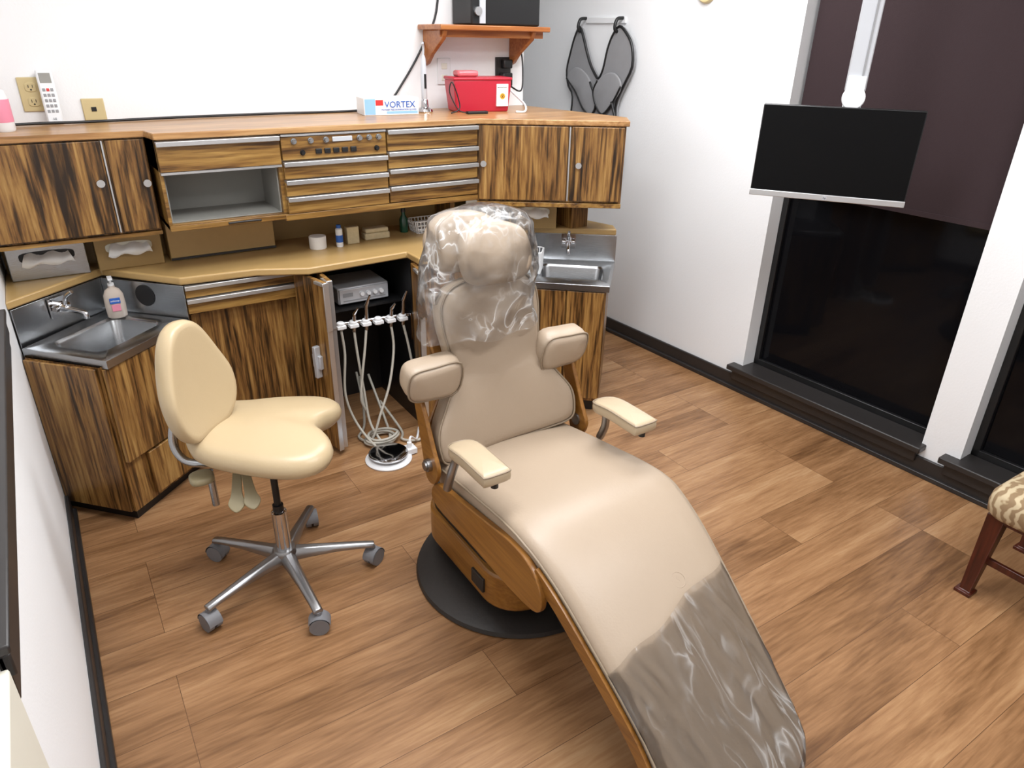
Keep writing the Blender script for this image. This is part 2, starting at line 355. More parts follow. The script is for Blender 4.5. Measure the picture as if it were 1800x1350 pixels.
bm=B(); tube(bm,[M@V((.2,-.016,1.008)),M@V((.23,-.02,1.010)),M@V((.28,-.02,1.010)),M@V((.32,-.016,1.008))],.004); O('bay_latch',bm,base_dark,e,smooth=True)
drawer(e,M,.003,c1-.003,1.205,ZT-.002)
O('bay_strip',box(B(),(.003,-.02,1.196),(c1-.003,0,1.204),M),alum,e)
pz=1.218
panel=O('control_panel',box(B(),(c1+.003,-.018,pz),(c2-.003,0,ZT-.012),M),wood_h,e,bevel=.002)
O('handle',box(B(),(c1+.003,-.022,ZT-.010),(c2-.003,0,ZT-.003),M),alum,e)
n=V((0,-1,0))
for x in (.05,.115,.175,.31,.35,.39):
    bm=B(); p=M@V((c1+x,-.018,1.285)); cyl(bm,p,p+n*.004,.011,n=16); cyl(bm,p+n*.004,p+n*.016,.008,n=16); O('control_knob',bm,steel,panel,smooth='auto')
for x in (.09,.39): 
    bm=B(); p=M@V((c1+x-.01,-.018,1.243)); cyl(bm,p,p+n*.004,.010,n=16); cyl(bm,p+n*.004,p+n*.014,.007,n=16); O('control_knob',bm,black,panel,smooth='auto')
for x in (.13,.165,.20,.235,.27): O('push_button',box(B(),(c1+x,-.026,1.236),(c1+x+.024,-.017,1.254),M),black,panel,bevel=.002,label='square black push button')
O('gauge_window',box(B(),(c1+.2,-.024,1.276),(c1+.28,-.017,1.294),M),silverp,panel,bevel=.002)
for a,b_ in ((1.148,1.215),(1.084,1.148),(1.018,1.084)): drawer(e,M,c1+.003,c2-.003,a,b_)
for a,b_ in ((1.226,ZT-.002),(1.157,1.226),(1.088,1.157),(1.020,1.088)): drawer(e,M,c2+.003,W-.003,a,b_)
O('bottom_rail',box(B(),(c1-.01,-.016,.992),(W,.40,1.016),M),wood_h,e,bevel=.002)
# right upper
e=thing('wall_cabinet',(1.98,2.8,.985),'upper wood-grain angled cabinet with two doors above the steel sink','cabinet',group='upper cabinets')
R0,R1=(1.625,2.785),(2.16,2.425); M=fM(R0,R1)
O('body',prism(B(),[R0,R1,(2.26,2.56),(2.16,3.24),(1.625,3.24)],.985,ZT),wood_v,e,bevel=.002)
LR=(V(R1)-V(R0)).length
door(e,M,.01,.395,.995,ZT-.005,kx=.03,kz=1.15); door(e,M,.412,LR-.01,.995,ZT-.005,kx=.445,kz=1.15)
O('door_divider',box(B(),(.400,-.019,.995),(.406,-.002,ZT-.005),M),alum,e)
O('bottom_rail',box(B(),(.0,-.015,.965),(LR,.30,.985),M),wood_h,e,bevel=.002)
# backboard
CTZ=.82
e=thing('cabinet_backboard',(1.0,3.2,CTZ),'beige laminate backboard between counter and upper cabinets','backboard')
bm=B(); box(bm,(-.19,3.16,CTZ),(2.15,3.24,.965)); O('panel',bm,laminate_d,e)
O('front_panel',box(B(),(.36,3.04,CTZ),(.775,3.16,.998)),laminate,e,bevel=.003)
O('metal_edge',box(B(),(.36,3.032,.824),(.775,3.04,.832)),base_dark,e)
O('side_panel',box(B(),(1.60,3.0,CTZ),(1.625,3.16,.985)),wood_v,e); O('side_panel',box(B(),(2.10,2.70,CTZ),(2.20,3.05,.963)),wood_v,e)
# counter
cp=[(-.2,2.80),(.11,3.07),(.345,2.80),(.62,2.775),(.80,2.69),(1.235,2.715),(1.235,2.60),(1.50,2.53),(1.70,2.57),(1.95,2.825),(2.285,2.575),(2.33,2.65),(2.16,3.24),(-.2,3.24)]
bm=B(); prism(bm,cp,CTZ-.03,CTZ)
O('countertop',bm,laminate,bevel=.006,label='long beige laminate countertop with angled front edge',category='countertop')
# sinks
def polar_poly(c,poly,a):
    d=V((math.cos(a),math.sin(a))); best=None; n=len(poly)
    for i in range(n):
        p=V(poly[i]); q=V(poly[(i+1)%n]); e_=q-p; w=p-V(c); den=d.x*e_.y-d.y*e_.x
        if abs(den)<1e-9: continue
        t=(w.x*e_.y-w.y*e_.x)/den; s=(w.x*d.y-w.y*d.x)/den
        if t>0 and -1e-6<=s<=1+1e-6 and (best is None or t<best): best=t
    return V(c)+d*best
def sinktop(name,quad,c,ang,hx,hy,z,depth,parent):
    rr=[Matrix.Rotation(ang,2)@V(p) for p in rrect(hx,hy,.035,8)]
    angs=[math.atan2(p.y,p.x) for p in rr]
    outer=[polar_poly(c,quad,a) for a in angs]
    for q in quad:
        i=min(range(len(outer)),key=lambda j:(outer[j]-V(q)).length); outer[i]=V(q)
    mk=lambda pts,zz:[V((p[0],p[1],zz)) for p in pts]
    sh=lambda s:[V(c)+p*s for p in rr]
    rings=[mk(outer,z-.03),mk(outer,z-.002),mk([V(c)+(o-V(c))*.985 for o in outer],z),mk(sh(1.08),z),mk(sh(1.03),z-.006),mk(sh(1.0),z-.012),mk(sh(.93),z-depth*.85),mk(sh(.86),z-depth),mk(sh(.12),z-depth-.006)]
    bm=B(); loft(bm,rings,cap=False)
    lathe(bm,(c[0],c[1],z-depth-.006),[(.025,.0),(.02,.002),(.012,-.004)],n=20)
    return O(name,bm,steel,parent,smooth='auto',angle=40)
def faucet(parent,p,d):
    p=V(p); d=V(d).normalized(); s=V((-d.y,d.x,0)); u=V((0,0,1)); bm=B()
    box(bm,(-.035,-.006,-.035),(.035,.0,.035),basis(p,s,-d,u))
    cyl(bm,p,p+d*.03,.018); cyl(bm,p+d*.03,p+d*.05,.015,.013)
    tube(bm,[p+d*.03,p+d*.07-u*.004,p+d*.12-u*.01,p+d*.125-u*.03],.009,n=12)
    tube(bm,[p+d*.04+u*.01,p+d*.05+u*.04,p+d*.085+u*.065],.007,n=10)
    cyl(bm,p-s*.03+d*.02,p+s*.03+d*.02,.011)
    return O('faucet',bm,chrome,parent,smooth='auto',bevel=.001,label='chrome wall-mounted faucet')
A_,B_,C_,D_=(-.192,2.775),(.04,2.515),(.345,2.79),(.10,3.055); DZ=.66
e=thing('sink_cabinet',(.07,2.95,0),'corner wood-grain base cabinet with recessed stainless steel sink','sink cabinet',group='sink cabinets')
bm=B(); prism(bm,[(-.19,2.75),(.015,2.53),(.33,2.80),(.33,3.23),(-.19,3.23)],.05,DZ-.025,top=False); O('body',bm,wood_v,e)
O('toe_kick',prism(B(),[(-.19,2.78),(.015,2.56),(.30,2.82),(.30,3.2),(-.19,3.2)],0,.05),black,e)
M=fM((-.19,2.75),(.015,2.53)); O('side_panel',box(B(),(0,-.012,.052),(.290,0,DZ-.03),M),wood_v,e,bevel=.002)
M=fM((.015,2.53),(.33,2.80)); door(e,M,.006,.40,.26,DZ-.035); door(e,M,.10,.40,.07,.25,name='lower_door')
sk=sinktop('sink',[A_,B_,C_,D_],(.075,2.785),math.radians(42),.145,.105,DZ,.13,e)
def splash(parent,p0,p1,z0,z1):
    M=fM(p0,p1); L_=(V(p1)-V(p0)).length; return O('backsplash',box(B(),(0,0,z0),(L_,.004,z1),M),steel,parent,bevel=.001,label='stainless steel backsplash'),M,L_
splash(e,(-.192,2.805),(.10,3.06),DZ-.01,CTZ-.032); sp,M,L_=splash(e,(.10,3.06),(.35,2.795),DZ-.01,CTZ-.032)
faucet(e,V((-.06,2.915,.745)),(.65,-.75,0))
p=M@V((.19,-.001,.735)); nn=M.to_3x3()@V((0,-1,0)); bm=B(); cyl(bm,p,p+nn*.0015,.042,n=32); O('round_opening',bm,black,e)
F1,F2,B2,B1=(1.715,2.545),(2.015,2.285),(2.29,2.575),(1.955,2.835)
e=thing('sink_cabinet',(2.0,2.55,0),'angled wood-grain base cabinet with stainless steel sink beside the chair','sink cabinet',group='sink cabinets')
bm=B(); prism(bm,[(1.73,2.56),(2.02,2.31),(2.27,2.58),(2.14,3.2),(1.73,3.2)],.07,DZ-.025,top=False); O('body',bm,wood_v,e)
O('toe_kick',prism(B(),[(1.76,2.59),(2.03,2.36),(2.23,2.60),(2.1,3.2),(1.76,3.2)],0,.07),black,e)
M=fM((1.73,2.56),(2.02,2.31)); door(e,M,.005,.20,.09,DZ-.035,kx=.175,kz=.42); door(e,M,.208,.378,.09,DZ-.035,kx=.235,kz=.42)
sinktop('sink',[F1,F2,B2,B1],(2.0,2.55),math.radians(-41),.145,.10,DZ,.12,e)
sp,M,L_=splash(e,B1,B2,DZ-.01,CTZ-.032); faucet(e,M@V((.19,-.002,.755)),(-.6,-.79,0))
splash(e,F1,B1,DZ-.01,CTZ-.032)
# centre base
e=thing('base_cabinet',(1.0,2.95,0),'wood-grain base cabinet with two drawers and an open delivery bay','cabinet')
bm=B(); box(bm,(.352,2.87,.07),(.845,3.2,.66)); box(bm,(.352,2.83,.66),(.845,3.2,CTZ-.032)); box(bm,(.845,2.80,.02),(.868,3.2,CTZ-.032)); box(bm,(1.245,2.66,.02),(1.70,3.2,CTZ-.032))
O('body',bm,wood_v,e,bevel=.0015)
O('toe_kick',box(B(),(.36,2.92,0),(.84,3.2,.07)),black,e)
M=fM((.355,2.82),(.845,2.82)); drawer(e,M,.0,.49,.735,.788); drawer(e,M,.0,.49,.672,.735)
M=fM((.355,2.87),(.845,2.87)); door(e,M,.01,.48,.08,.655)
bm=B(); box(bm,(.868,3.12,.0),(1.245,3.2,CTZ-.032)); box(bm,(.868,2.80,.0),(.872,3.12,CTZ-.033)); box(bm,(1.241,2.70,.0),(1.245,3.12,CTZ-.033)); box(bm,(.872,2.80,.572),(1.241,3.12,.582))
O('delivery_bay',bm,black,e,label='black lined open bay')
def odoor(p0,p1,z0,z1):
    M=fM(p0,p1); L_=(V(p1)-V(p0)).length
    d=O('open_door',box(B(),(0,-.018,z0),(L_,0,z1),M),wood_v,e,bevel=.002,label='narrow wood-grain door swung open')
    bm=B(); box(bm,(L_,-.022,z0),(L_+.003,.001,z1),M); box(bm,(L_-.05,-.03,z1-.012),(L_+.010,-.018,z1),M); box(bm,(L_+.003,-.026,z1-.20),(L_+.009,.0,z1),M)
    O('handle',bm,alum,d,bevel=.002,label='bright aluminium edge pull'); return M,d,L_
M1,d1,_=odoor((.78,2.79),(.835,2.585),.03,.785)
box_=B(); box(box_,(.10,-.035,.40),(.155,-.018,.46),M1); box(box_,(.12,-.045,.36),(.14,-.018,.50),M1); O('door_latch',box_,silverp,d1,bevel=.003)
odoor((.862,2.80),(.858,2.60),.03,.785)
odoor((1.243,2.66),(1.225,2.54),.03,.785)
# ------------------------------------------------------------------ delivery unit
e=thing('ultrasonic_scaler',(1.07,2.9,.582),'silver-grey table-top dental unit with four knobs in the open bay','dental unit')
O('case',box(B(),(.955,2.83,.590),(1.19,3.04,.665)),silverp,e,bevel=.006)
f=O('front_panel',box(B(),(.96,2.822,.595),(1.185,2.832,.66)),silverp,e,bevel=.003)
for x in (1.06,1.09,1.12,1.15):
    bm=B(); cyl(bm,(x,2.823,.632),(x,2.810,.632),.010,.009,n=16); O('knob',bm,whitep,f,smooth='auto')
O('label_strip',box(B(),(.975,2.8205,.605),(1.17,2.8225,.610)),greyp,f)
O('display',box(B(),(.975,2.8205,.625),(1.02,2.8225,.642)),greyp,f)
for x in (.97,1.175):
    for y in (2.85,3.02): bm=B(); cyl(bm,(x,y,.582),(x,y,.59),.01,n=12); O('foot',bm,black,e)
e=thing('handpiece_rack',(1.06,2.74,.50),'white handpiece holder bar with dental instruments and grey hoses','dental delivery rack')
bm=B(); cyl(bm,(.90,2.76,.535),(1.23,2.72,.535),.008); box(bm,(.895,2.745,.42),(.905,2.80,.545)); box(bm,(1.232,2.70,.42),(1.242,2.80,.545)); O('rack_bar',bm,chrome,e,smooth='auto')
for i in range(6):
    t=i/5; x=.925+t*.27; y=2.755-.036*t
    bm=B(); box(bm,(x-.02,y-.03,.52),(x+.02,y+.005,.535)); lathe(bm,(x,y-.012,.515),[(.012,0),(.016,.003),(.017,.030),(.013,.034)],n=16); h=O('holder',bm,whitep,e,smooth='auto',bevel=.002)
    if i in (1,2,4,5):
        bm=B(); L1=.06 if i not in(2,5) else .11
        cyl(bm,(x,y-.014,.50),(x+.005,y-.02,.545+L1*.6),.009,.008,n=12); cyl(bm,(x+.005,y-.02,.545+L1*.6),(x+.016,y-.04,.55+L1),.008,.004,n=12)
        O('handpiece',bm,chrome,e,smooth='auto',label='chrome dental handpiece')
    bot=None
    if i in (0,1): bot=[(x,y-.014,.51),(x+.004,y-.02,.40),(x-.02+.03*i,y-.05,.22),(x+.01,y-.10,.08),(.98+.03*i,2.53,.012),(1.05,2.56+.03*i,.012),(1.08,2.68,.03),(1.09,2.9,.2)]
    if i==2: bot=[(x,y-.014,.51),(x-.02,y-.03,.42),(x-.05,y-.05,.30),(x-.07,y-.07,.20),(x-.04,y-.05,.12),(1.02,2.80,.10),(1.05,2.95,.2)]
    if i==4: bot=[(x,y-.014,.51),(x+.0,y-.03,.40),(x-.05,y-.08,.26),(x-.12,y-.12,.14),(.97,2.60,.03),(.94,2.68,.012),(1.0,2.76,.03),(1.05,2.9,.2)]
    if i==5: bot=[(x,y-.014,.51),(x+.015,y-.03,.40),(x+.03,y-.08,.18),(x+.04,y-.14,.03),(1.17,2.52,.012),(1.10,2.56,.012),(1.13,2.64,.012),(1.1,2.8,.1)]
    if bot: bm=B(); tube(bm,bot,.006,n=8,k=7); O('hose',bm,hose,e,smooth=True,label='grey rubber hose')
bm=B(); pts=[(1.02+(.07+.01*math.sin(a*.7))*math.cos(a),2.605+.055*math.sin(a),.012+.0035*a/2) for a in [i*.5 for i in range(38)]]
tube(bm,pts,.006,n=8,k=3); O('coiled_hose',bm,hose,e,smooth=True)
e=thing('foot_control',(.985,2.47,0),'round chrome foot pedal on a white base on the floor','foot pedal')
bm=B(); lathe(bm,(.985,2.455,0),[(.098,0),(.10,.006),(.094,.012),(.08,.016)],n=48); O('base',bm,whitep,e,smooth='auto')
bm=B(); lathe(bm,(.985,2.455,.016),[(.03,0),(.082,.012),(.084,.018),(.078,.021),(.01,.023)],n=48); O('pedal_disc',bm,chrome,e,smooth='auto')
bm=B(); box(bm,(1.06,2.43,.006),(1.11,2.48,.03)); cyl(bm,(1.085,2.455,.03),(1.085,2.455,.055),.010); tube(bm,[(1.085,2.455,.05),(1.10,2.47,.07),(1.15,2.52,.02),(1.21,2.62,.012)],.005); O('cord_connector',bm,whitep,e,smooth='auto')
# ------------------------------------------------------------------ dental chair
CX=1.06
e=thing('dental_chair',(1.08,1.60,0),'beige vinyl dental chair with wooden sides, reclined, on dark round base','dental chair')
DC=e
bm=B(); lathe(bm,(1.09,1.60,0),[(.345,0),(.35,.006),(.345,.018),(.31,.03),(.26,.036),(.05,.036)],n=64); O('floor_base',bm,dark_base,e,smooth='auto',label='dark cast round floor plate')
def yr(x0,x1,y0,y1,r): return [((x0+x1)/2+p[0],(y0+y1)/2+p[1]) for p in rrect((x1-x0)/2,(y1-y0)/2,r,8)]
bm=B(); prism(bm,yr(.90,1.25,1.36,1.84,.10),.036,.10); prism(bm,yr(.865,1.27,1.36,1.86,.11),.215,.33); O('lift_column',bm,black,e,smooth='auto',label='black lift housing')
bm=B(); prism(bm,yr(.850,1.275,1.31,1.87,.12),.09,.215); O('lift_housing',bm,wood_chair,e,smooth='auto',bevel=.008,label='varnished wood lift housing')
bm=B(); box(bm,(.842,1.42,.125),(.852,1.49,.175)); O('control_plate',bm,dark_base,e,bevel=.002)
bm=B(); prism(bm,yr(.90,1.22,1.15,1.74,.06),.33,.43); O('seat_frame',bm,black,e,smooth='auto')
bm=B(); tube(bm,[(1.04,1.30,.036),(1.03,1.24,.03),(1.04,1.19,.012),(1.08,1.17,.010),(1.12,1.20,.010),(1.14,1.27,.02)],.006); box(bm,(1.055,1.155,.0),(1.085,1.20,.025)); O('power_plug',bm,black,e,smooth='auto',label='black cord and plug on the floor')
prof=[(1.66,.485),(1.62,.492),(1.50,.510),(1.38,.525),(1.27,.538),(1.18,.540),(1.10,.520),(1.0,.470),(.88,.388),(.76,.300),(.66,.215),(.58,.140),(.53,.085)]
PR=crom([(0,y,z) for y,z in prof],4)
def wid(y): 
    if y>1.15: return .245+.012*max(0,min(1,(1.6-y)/.4))
    return .257-.042*min(1,(1.15-y)/.45)
def section(p,n,w,th_,r,off=0,crown=.010,kk=5):
    out=[]
    def add(x,h): out.append(V((CX+x,p.y,p.z))+n*(h-off))
    for i in range(9):
        x=-w+r+(2*w-2*r)*i/8; add(x,crown*(1-(x/w)**2)*1.0)
    for i in range(1,kk+1):
        a=math.radians(90-90*i/kk); add(w-r+r*math.cos(a),-r+r*math.sin(a))
    add(w,-th_*.7); add(w-.01,-th_)
    add(0,-th_)
    add(-w+.01,-th_); add(-w,-th_*.7)
    for i in range(kk):
        a=math.radians(180-90*i/kk); add(-w+r+r*math.cos(a),-r+r*math.sin(a))
    return out
def endw(y): 
    q=max(0,min(1,(.60-y)/.07)); return math.sqrt(max(.05,1-(q*.80)**2))
def sweep(bm,P,wf,thf,r,off=0,crown=.01):
    rings=[]; m=len(P)
    for i,p in enumerate(P):
        d=(P[min(i+1,m-1)]-P[max(i-1,0)]).normalized(); n=V((0,d.z,-d.y)); n=n if n.z>0 else -n
        w=wf(p.y)*endw(p.y); t_=thf(p.y)
        rings.append(section(p,n,w,t_,min(r,w*.5,t_*.6),off,crown))
    return loft(bm,rings)
bm=B(); sweep(bm,PR,wid,lambda y:.085 if y>1.2 else .05+.035*max(0,(y-.9)/.3),.028); SEAT=O('seat_cushion',bm,vinyl,e,smooth='auto',angle=60,label='continuous beige vinyl seat and leg cushion')
def edge_pts(sx,off,P=PR,ww=wid,y0=9,y1=0):
    out=[]
    for i,p in enumerate(P):
        if p.y>y0 or p.y<y1: continue
        d=(P[min(i+1,len(P)-1)]-P[max(i-1,0)]).normalized(); n=V((0,d.z,-d.y)); n=n if n.z>0 else -n
        out.append(V((CX+sx*ww(p.y),p.y,p.z))+n*off)
    return out
for sx in (-1,1): bm=B(); tube(bm,edge_pts(sx*1.003,-.020,y1=.60),.0035,n=6,k=1); O('piping',bm,pipe_v,e,smooth=True)
SH=crom([(0,y,z) for y,z in prof[5:]],4)
bm=B(); sweep(bm,SH,lambda y:wid(y)+.010,lambda y:.018,.006,off=.058 ,crown=0); O('leg_shell',bm,wood_chair,e,smooth='auto',label='thin varnished wood shell under leg rest')
for sx in (-1,1):
    P=[p for p in edge_pts(sx,0,y1=.58) if p.y<1.10]
    rings=[]
    for i,p in enumerate(P):
        d=(P[min(i+1,len(P)-1)]-P[max(i-1,0)]).normalized(); n=V((0,d.z,-d.y)); n=n if n.z>0 else -n
        rings.append([p+V((sx*.002,0,0))-n*.030,p+V((sx*.013,0,0))-n*.030,p+V((sx*.013,0,0))-n*.070,p+V((sx*.002,0,0))-n*.070])
    bm=B(); loft(bm,rings)
    O('leg_rail',bm,wood_chair,e,smooth='auto',label='varnished wood edge rail of leg rest')
sidepoly=[(1.598,.439),(1.46,.462),(1.331,.480),(1.20,.498),(1.12,.490),(1.070,.455),(1.050,.395),(1.085,.355),(1.208,.345),(1.423,.350),(1.60,.352),(1.640,.385)]
SPc=crom([(y,z,0) for y,z in sidepoly],4,True)
for sx in (-1,1):
    M=basis((CX+sx*.262,0,0),V((0,1,0)),V((0,0,1)),V((1,0,0)))
    bm=B(); prism(bm,[(p.x,p.y) for p in SPc],-.009,.009,M); O('side_panel',bm,wood_chair,e,bevel=.003,smooth='auto',label='curved varnished wood side panel')
# backrest (leans very slightly sideways, as adjusted)
bo=V((CX,1.655,.485)); bu=V((-.06,.16,.985)).normalized(); bx=V((1,0,.06)).normalized(); bf=bx.cross(bu).normalized(); BM=basis(bo,bx,bu,bf)
half=[(0,.0),(.15,.0),(.235,.012),(.252,.06),(.245,.12),(.205,.185),(.168,.25),(.158,.33),(.168,.42),(.160,.49),(.11,.535),(0,.545)]
outl=half+[(-x,y) for x,y in half[-2:0:-1]]
def bdef(q): 
    q=q.copy(); q.z+=.03*(abs(q.x)/.25)**2*(1 if q.y<.25 else .4); return q
bm=B(); pillow(bm,outl,.085,.032,BM,puff=.008,deform=bdef,center=(0,.24)); O('backrest',bm,vinyl,e,smooth=True,label='hourglass shaped beige vinyl backrest')
bm=B(); P=crom([(x*1.0,y,0) for x,y in outl],4,True); tube(bm,[BM@V((p.x*.985,.24+(p.y-.24)*.985,.030+.03*(abs(p.x)/.25)**2*(1 if p.y<.25 else .4))) for p in P],.0035,n=6,k=1,closed=True); O('piping',bm,pipe_v,e,smooth=True)
bm=B(); pillow(bm,[(x*1.07,y*.93-.02) for x,y in outl],.022,.010,BM@Matrix.Translation((0,0,-.055)),center=(0,.22),deform=bdef); O('back_shell',bm,wood_chair,e,smooth='auto',label='varnished wood shell behind backrest')
for sx in (-1,1):
    M=basis((CX+sx*.275,0,0),V((0,1,0)),V((0,0,1)),V((1,0,0)))
    pl=[(p.x,p.y) for p in crom([(1.60,.44,0),(1.57,.50,0),(1.60,.56,0),(1.66,.68,0),(1.70,.72,0),(1.715,.69,0),(1.69,.60,0),(1.665,.50,0),(1.645,.44,0)],3,True)]
    bm=B(); prism(bm,pl,-.007,.007,M); O('hinge_bracket',bm,wood_chair,e,bevel=.003,label='curved varnished wood hinge bracket')
    bm=B(); cyl(bm,(CX+sx*.262,1.62,.50),(CX+sx*.295,1.62,.50),.020); cyl(bm,(CX+sx*.295,1.62,.50),(CX+sx*.301,1.62,.50),.014); O('pivot_bolt',bm,castalu,e,smooth='auto')
    wm=basis((CX-.024+sx*.240,1.660,.775),V((1,0,0)),V((0,-.25,.97)).normalized(),V((0,-.97,-.25)).normalized())
    wo=[(-.09,-.055),(0,-.062),(.05,-.055),(.072,-.03),(.075,.02),(.06,.05),(0,.056),(-.09,.05)]; wo=[(sx*x,y) for x,y in wo]
    bm=B(); pillow(bm,wo,.085,.026,wm@Matrix.Translation((0,0,.01)),puff=.005); O('elbow_cushion',bm,vinyl,e,smooth=True,label='beige vinyl elbow wing cushion')
    bm=B(); P=crom([(x,y,0) for x,y in wo],4,True); tube(bm,[wm@V((p.x*.985,p.y*.985,.010+.030)) for p in P],.003,n=6,k=1,closed=True); O('piping',bm,pipe_v,e,smooth=True)
    AX=CX-.020+sx*.250
    am=basis((AX,1.360,.652),V((1,0,0)),V((0,1,0)),V((0,0,1)))
    ao=[(-.036,-.104),(0,-.106),(.036,-.104),(.040,-.09),(.040,0),(.038,.09),(.0,.115),(-.038,.09),(-.040,0),(-.040,-.09)]
    bm=B(); pillow(bm,ao,.038,.013,am,puff=.004,deform=lambda q:V((q.x,q.y,q.z-.012*max(0,(q.y)/.1)**2))); a=O('armrest',bm,vinyl_a,e,smooth=True,label='padded beige armrest')
    bm=B(); P=crom([(x,y,0) for x,y in ao],4,True); tube(bm,[am@V((p.x*.99,p.y*.99,.014-.012*max(0,p.y/.1)**2)) for p in P],.0022,n=6,k=1,closed=True); O('armrest_piping',bm,pipe_v,a,smooth=True)
    bm=B(); tube(bm,[V((AX,1.30,.632)),V((AX+sx*.004,1.41,.624)),V((CX+sx*.268,1.47,.598)),V((CX+sx*.282,1.49,.53)),V((CX+sx*.282,1.51,.48))],.013,n=12); O('armrest_bracket',bm,castalu,e,smooth='auto',label='bent metal armrest bracket')
    bm=B(); cyl(bm,(AX,1.272,.632),(AX,1.272,.620),.010); O('armrest_screw',bm,black,a)
hc=V((1.035,1.70,1.085)); HM=basis(hc,V((1,0,-.05)).normalized(),V((.04,.30,.95)).normalized(),V((0,-.95,.30)).normalized())
ho=[(0,-.085),(.075,-.080),(.108,-.045),(.112,.02),(.09,.075),(.02,.10),(-.07,.09),(-.112,.03),(-.108,-.045),(-.075,-.080)]
bm=B(); pillow(bm,ho,.10,.045,HM,puff=.014,deform=lambda q:V((q.x,q.y,q.z+.04*(q.x/.13)**2))); O('headrest',bm,vinyl,e,smooth=True,label='rounded beige headrest pillow')
bm=B(); pillow(bm,[(x*1.05,y*.95) for x,y in ho],.09,.04,basis(hc+V((-.045,.085,.02)),V((1,0,0)),V((0,.30,.95)).normalized(),V((0,-.95,.30)).normalized())); O('headrest_back',bm,vinyl,e,smooth=True)
bm=B(); box(bm,(1.0,1.775,.80),(1.06,1.79,1.08)); box(bm,(.86,1.72,.955),(.885,1.76,.995)); O('headrest_post',bm,chrome,e,bevel=.003)
# plastic bag over headrest
bm=B(); rings=[]; NR=60; NS=110; BC=1.020
def crk(v): return 1-abs(noise.noise(v))*2.2
for j in range(NR+1):
    t=j/NR; z=1.222-.358*t
    if t<.16: s=math.sqrt(max(.0,1-(1-t/.16)**2))*.93+.03
    else: s=.96+.04*min(1,(t-.16)/.3)
    hw=(.152+.036*t)*s; hd=(.130-.050*t)*s; cy=1.735-.035*t; ring=[]
    for i in range(NS):
        a=2*math.pi*i/NS; ca,sa=math.cos(a),math.sin(a)
        ex=math.copysign(abs(ca)**.75,ca); ey=math.copysign(abs(sa)**.75,sa)
        x=BC-.016*t+hw*ex; y=cy+hd*ey
        nz=noise.noise(V((x*7,y*7,z*4+3)))*.022+crk(V((x*10,y*10,z*6)))*.012-.006+crk(V((x*20+5,y*20,z*11)))*.005
        zz=z+noise.noise(V((a*1.6,1,4)))*.03*t+noise.noise(V((a*5,2,4)))*.008*t
        ring.append(V((x+ex*nz,y+ey*nz,zz)))
    rings.append(ring)
loft(bm,rings,cap=False); bm.verts.ensure_lookup_table(); cz=sum(bm.verts[i].co.z for i in range(NS))/NS; c=bm.verts.new(V((BC,1.735,cz+.003))); bm.verts.ensure_lookup_table()
for i in range(NS): bm.faces.new([bm.verts[i],bm.verts[(i+1)%NS],c])
O('plastic_bag',bm,bag_m,smooth=True,label='clear crumpled plastic bag draped over the chair headrest',category='plastic bag')
# plastic foot cover
def prof_at(y):
    for a,b_ in zip(PR,PR[1:]):
        if b_.y<=y<=a.y:
            t=(a.y-y)/(a.y-b_.y+1e-9); d=(b_-a).normalized(); n=V((0,d.z,-d.y)); n=n if n.z>0 else -n
            return a.lerp(b_,t),n
    return PR[-1],V((0,.7,.7))
p,n=prof_at(.925); yv=n.cross(V((.97,-.15,0))).normalized(); xv=yv.cross(n); LMb=basis(V((1.12,p.y,p.z))+n*.0088,xv,yv,n)
bm=B(); tube(bm,[LMb@V((.020*math.cos(a),.020*math.sin(a),0)) for a in [i*math.pi/12 for i in range(24)]],.0011,n=6,k=1,closed=True); O('embossed_ring',bm,vinyl,DC,smooth=True)
text('embossed_letter','S',.024,LMb,vinyl,DC,ext=.0008)
bm=B(); rings=[]; RWS=90; CL=90
for i in range(RWS+1):
    ring=[]
    for k in range(CL+1):
        u=-1+2*k/CL; y0=.83+.10*(u+1)/2+noise.noise(V((u*2,0,0)))*.012; y=y0+(.535-y0)*i/RWS; p,n=prof_at(y); w=(wid(y)+.004)*endw(y); x=u*w
        h=.005+.010*(1-u*u)+.0055*crk(V((x*15+y*3,y*4,1)))+.0022*crk(V((x*30+y*12,y*9,4)))+.003*max(0,noise.noise(V((x*24-y*6,y*3,9))))
        if abs(u)>.88: h-=.032*((abs(u)-.88)/.12)
        ring.append(V((CX+x,p.y,p.z))+n*h)
    rings.append(ring)
loft(bm,rings,cap=False,closed=False)
O('plastic_foot_cover',bm,cover_m,smooth=True,label='clear plastic sheet covering the foot end of the chair',category='plastic cover')
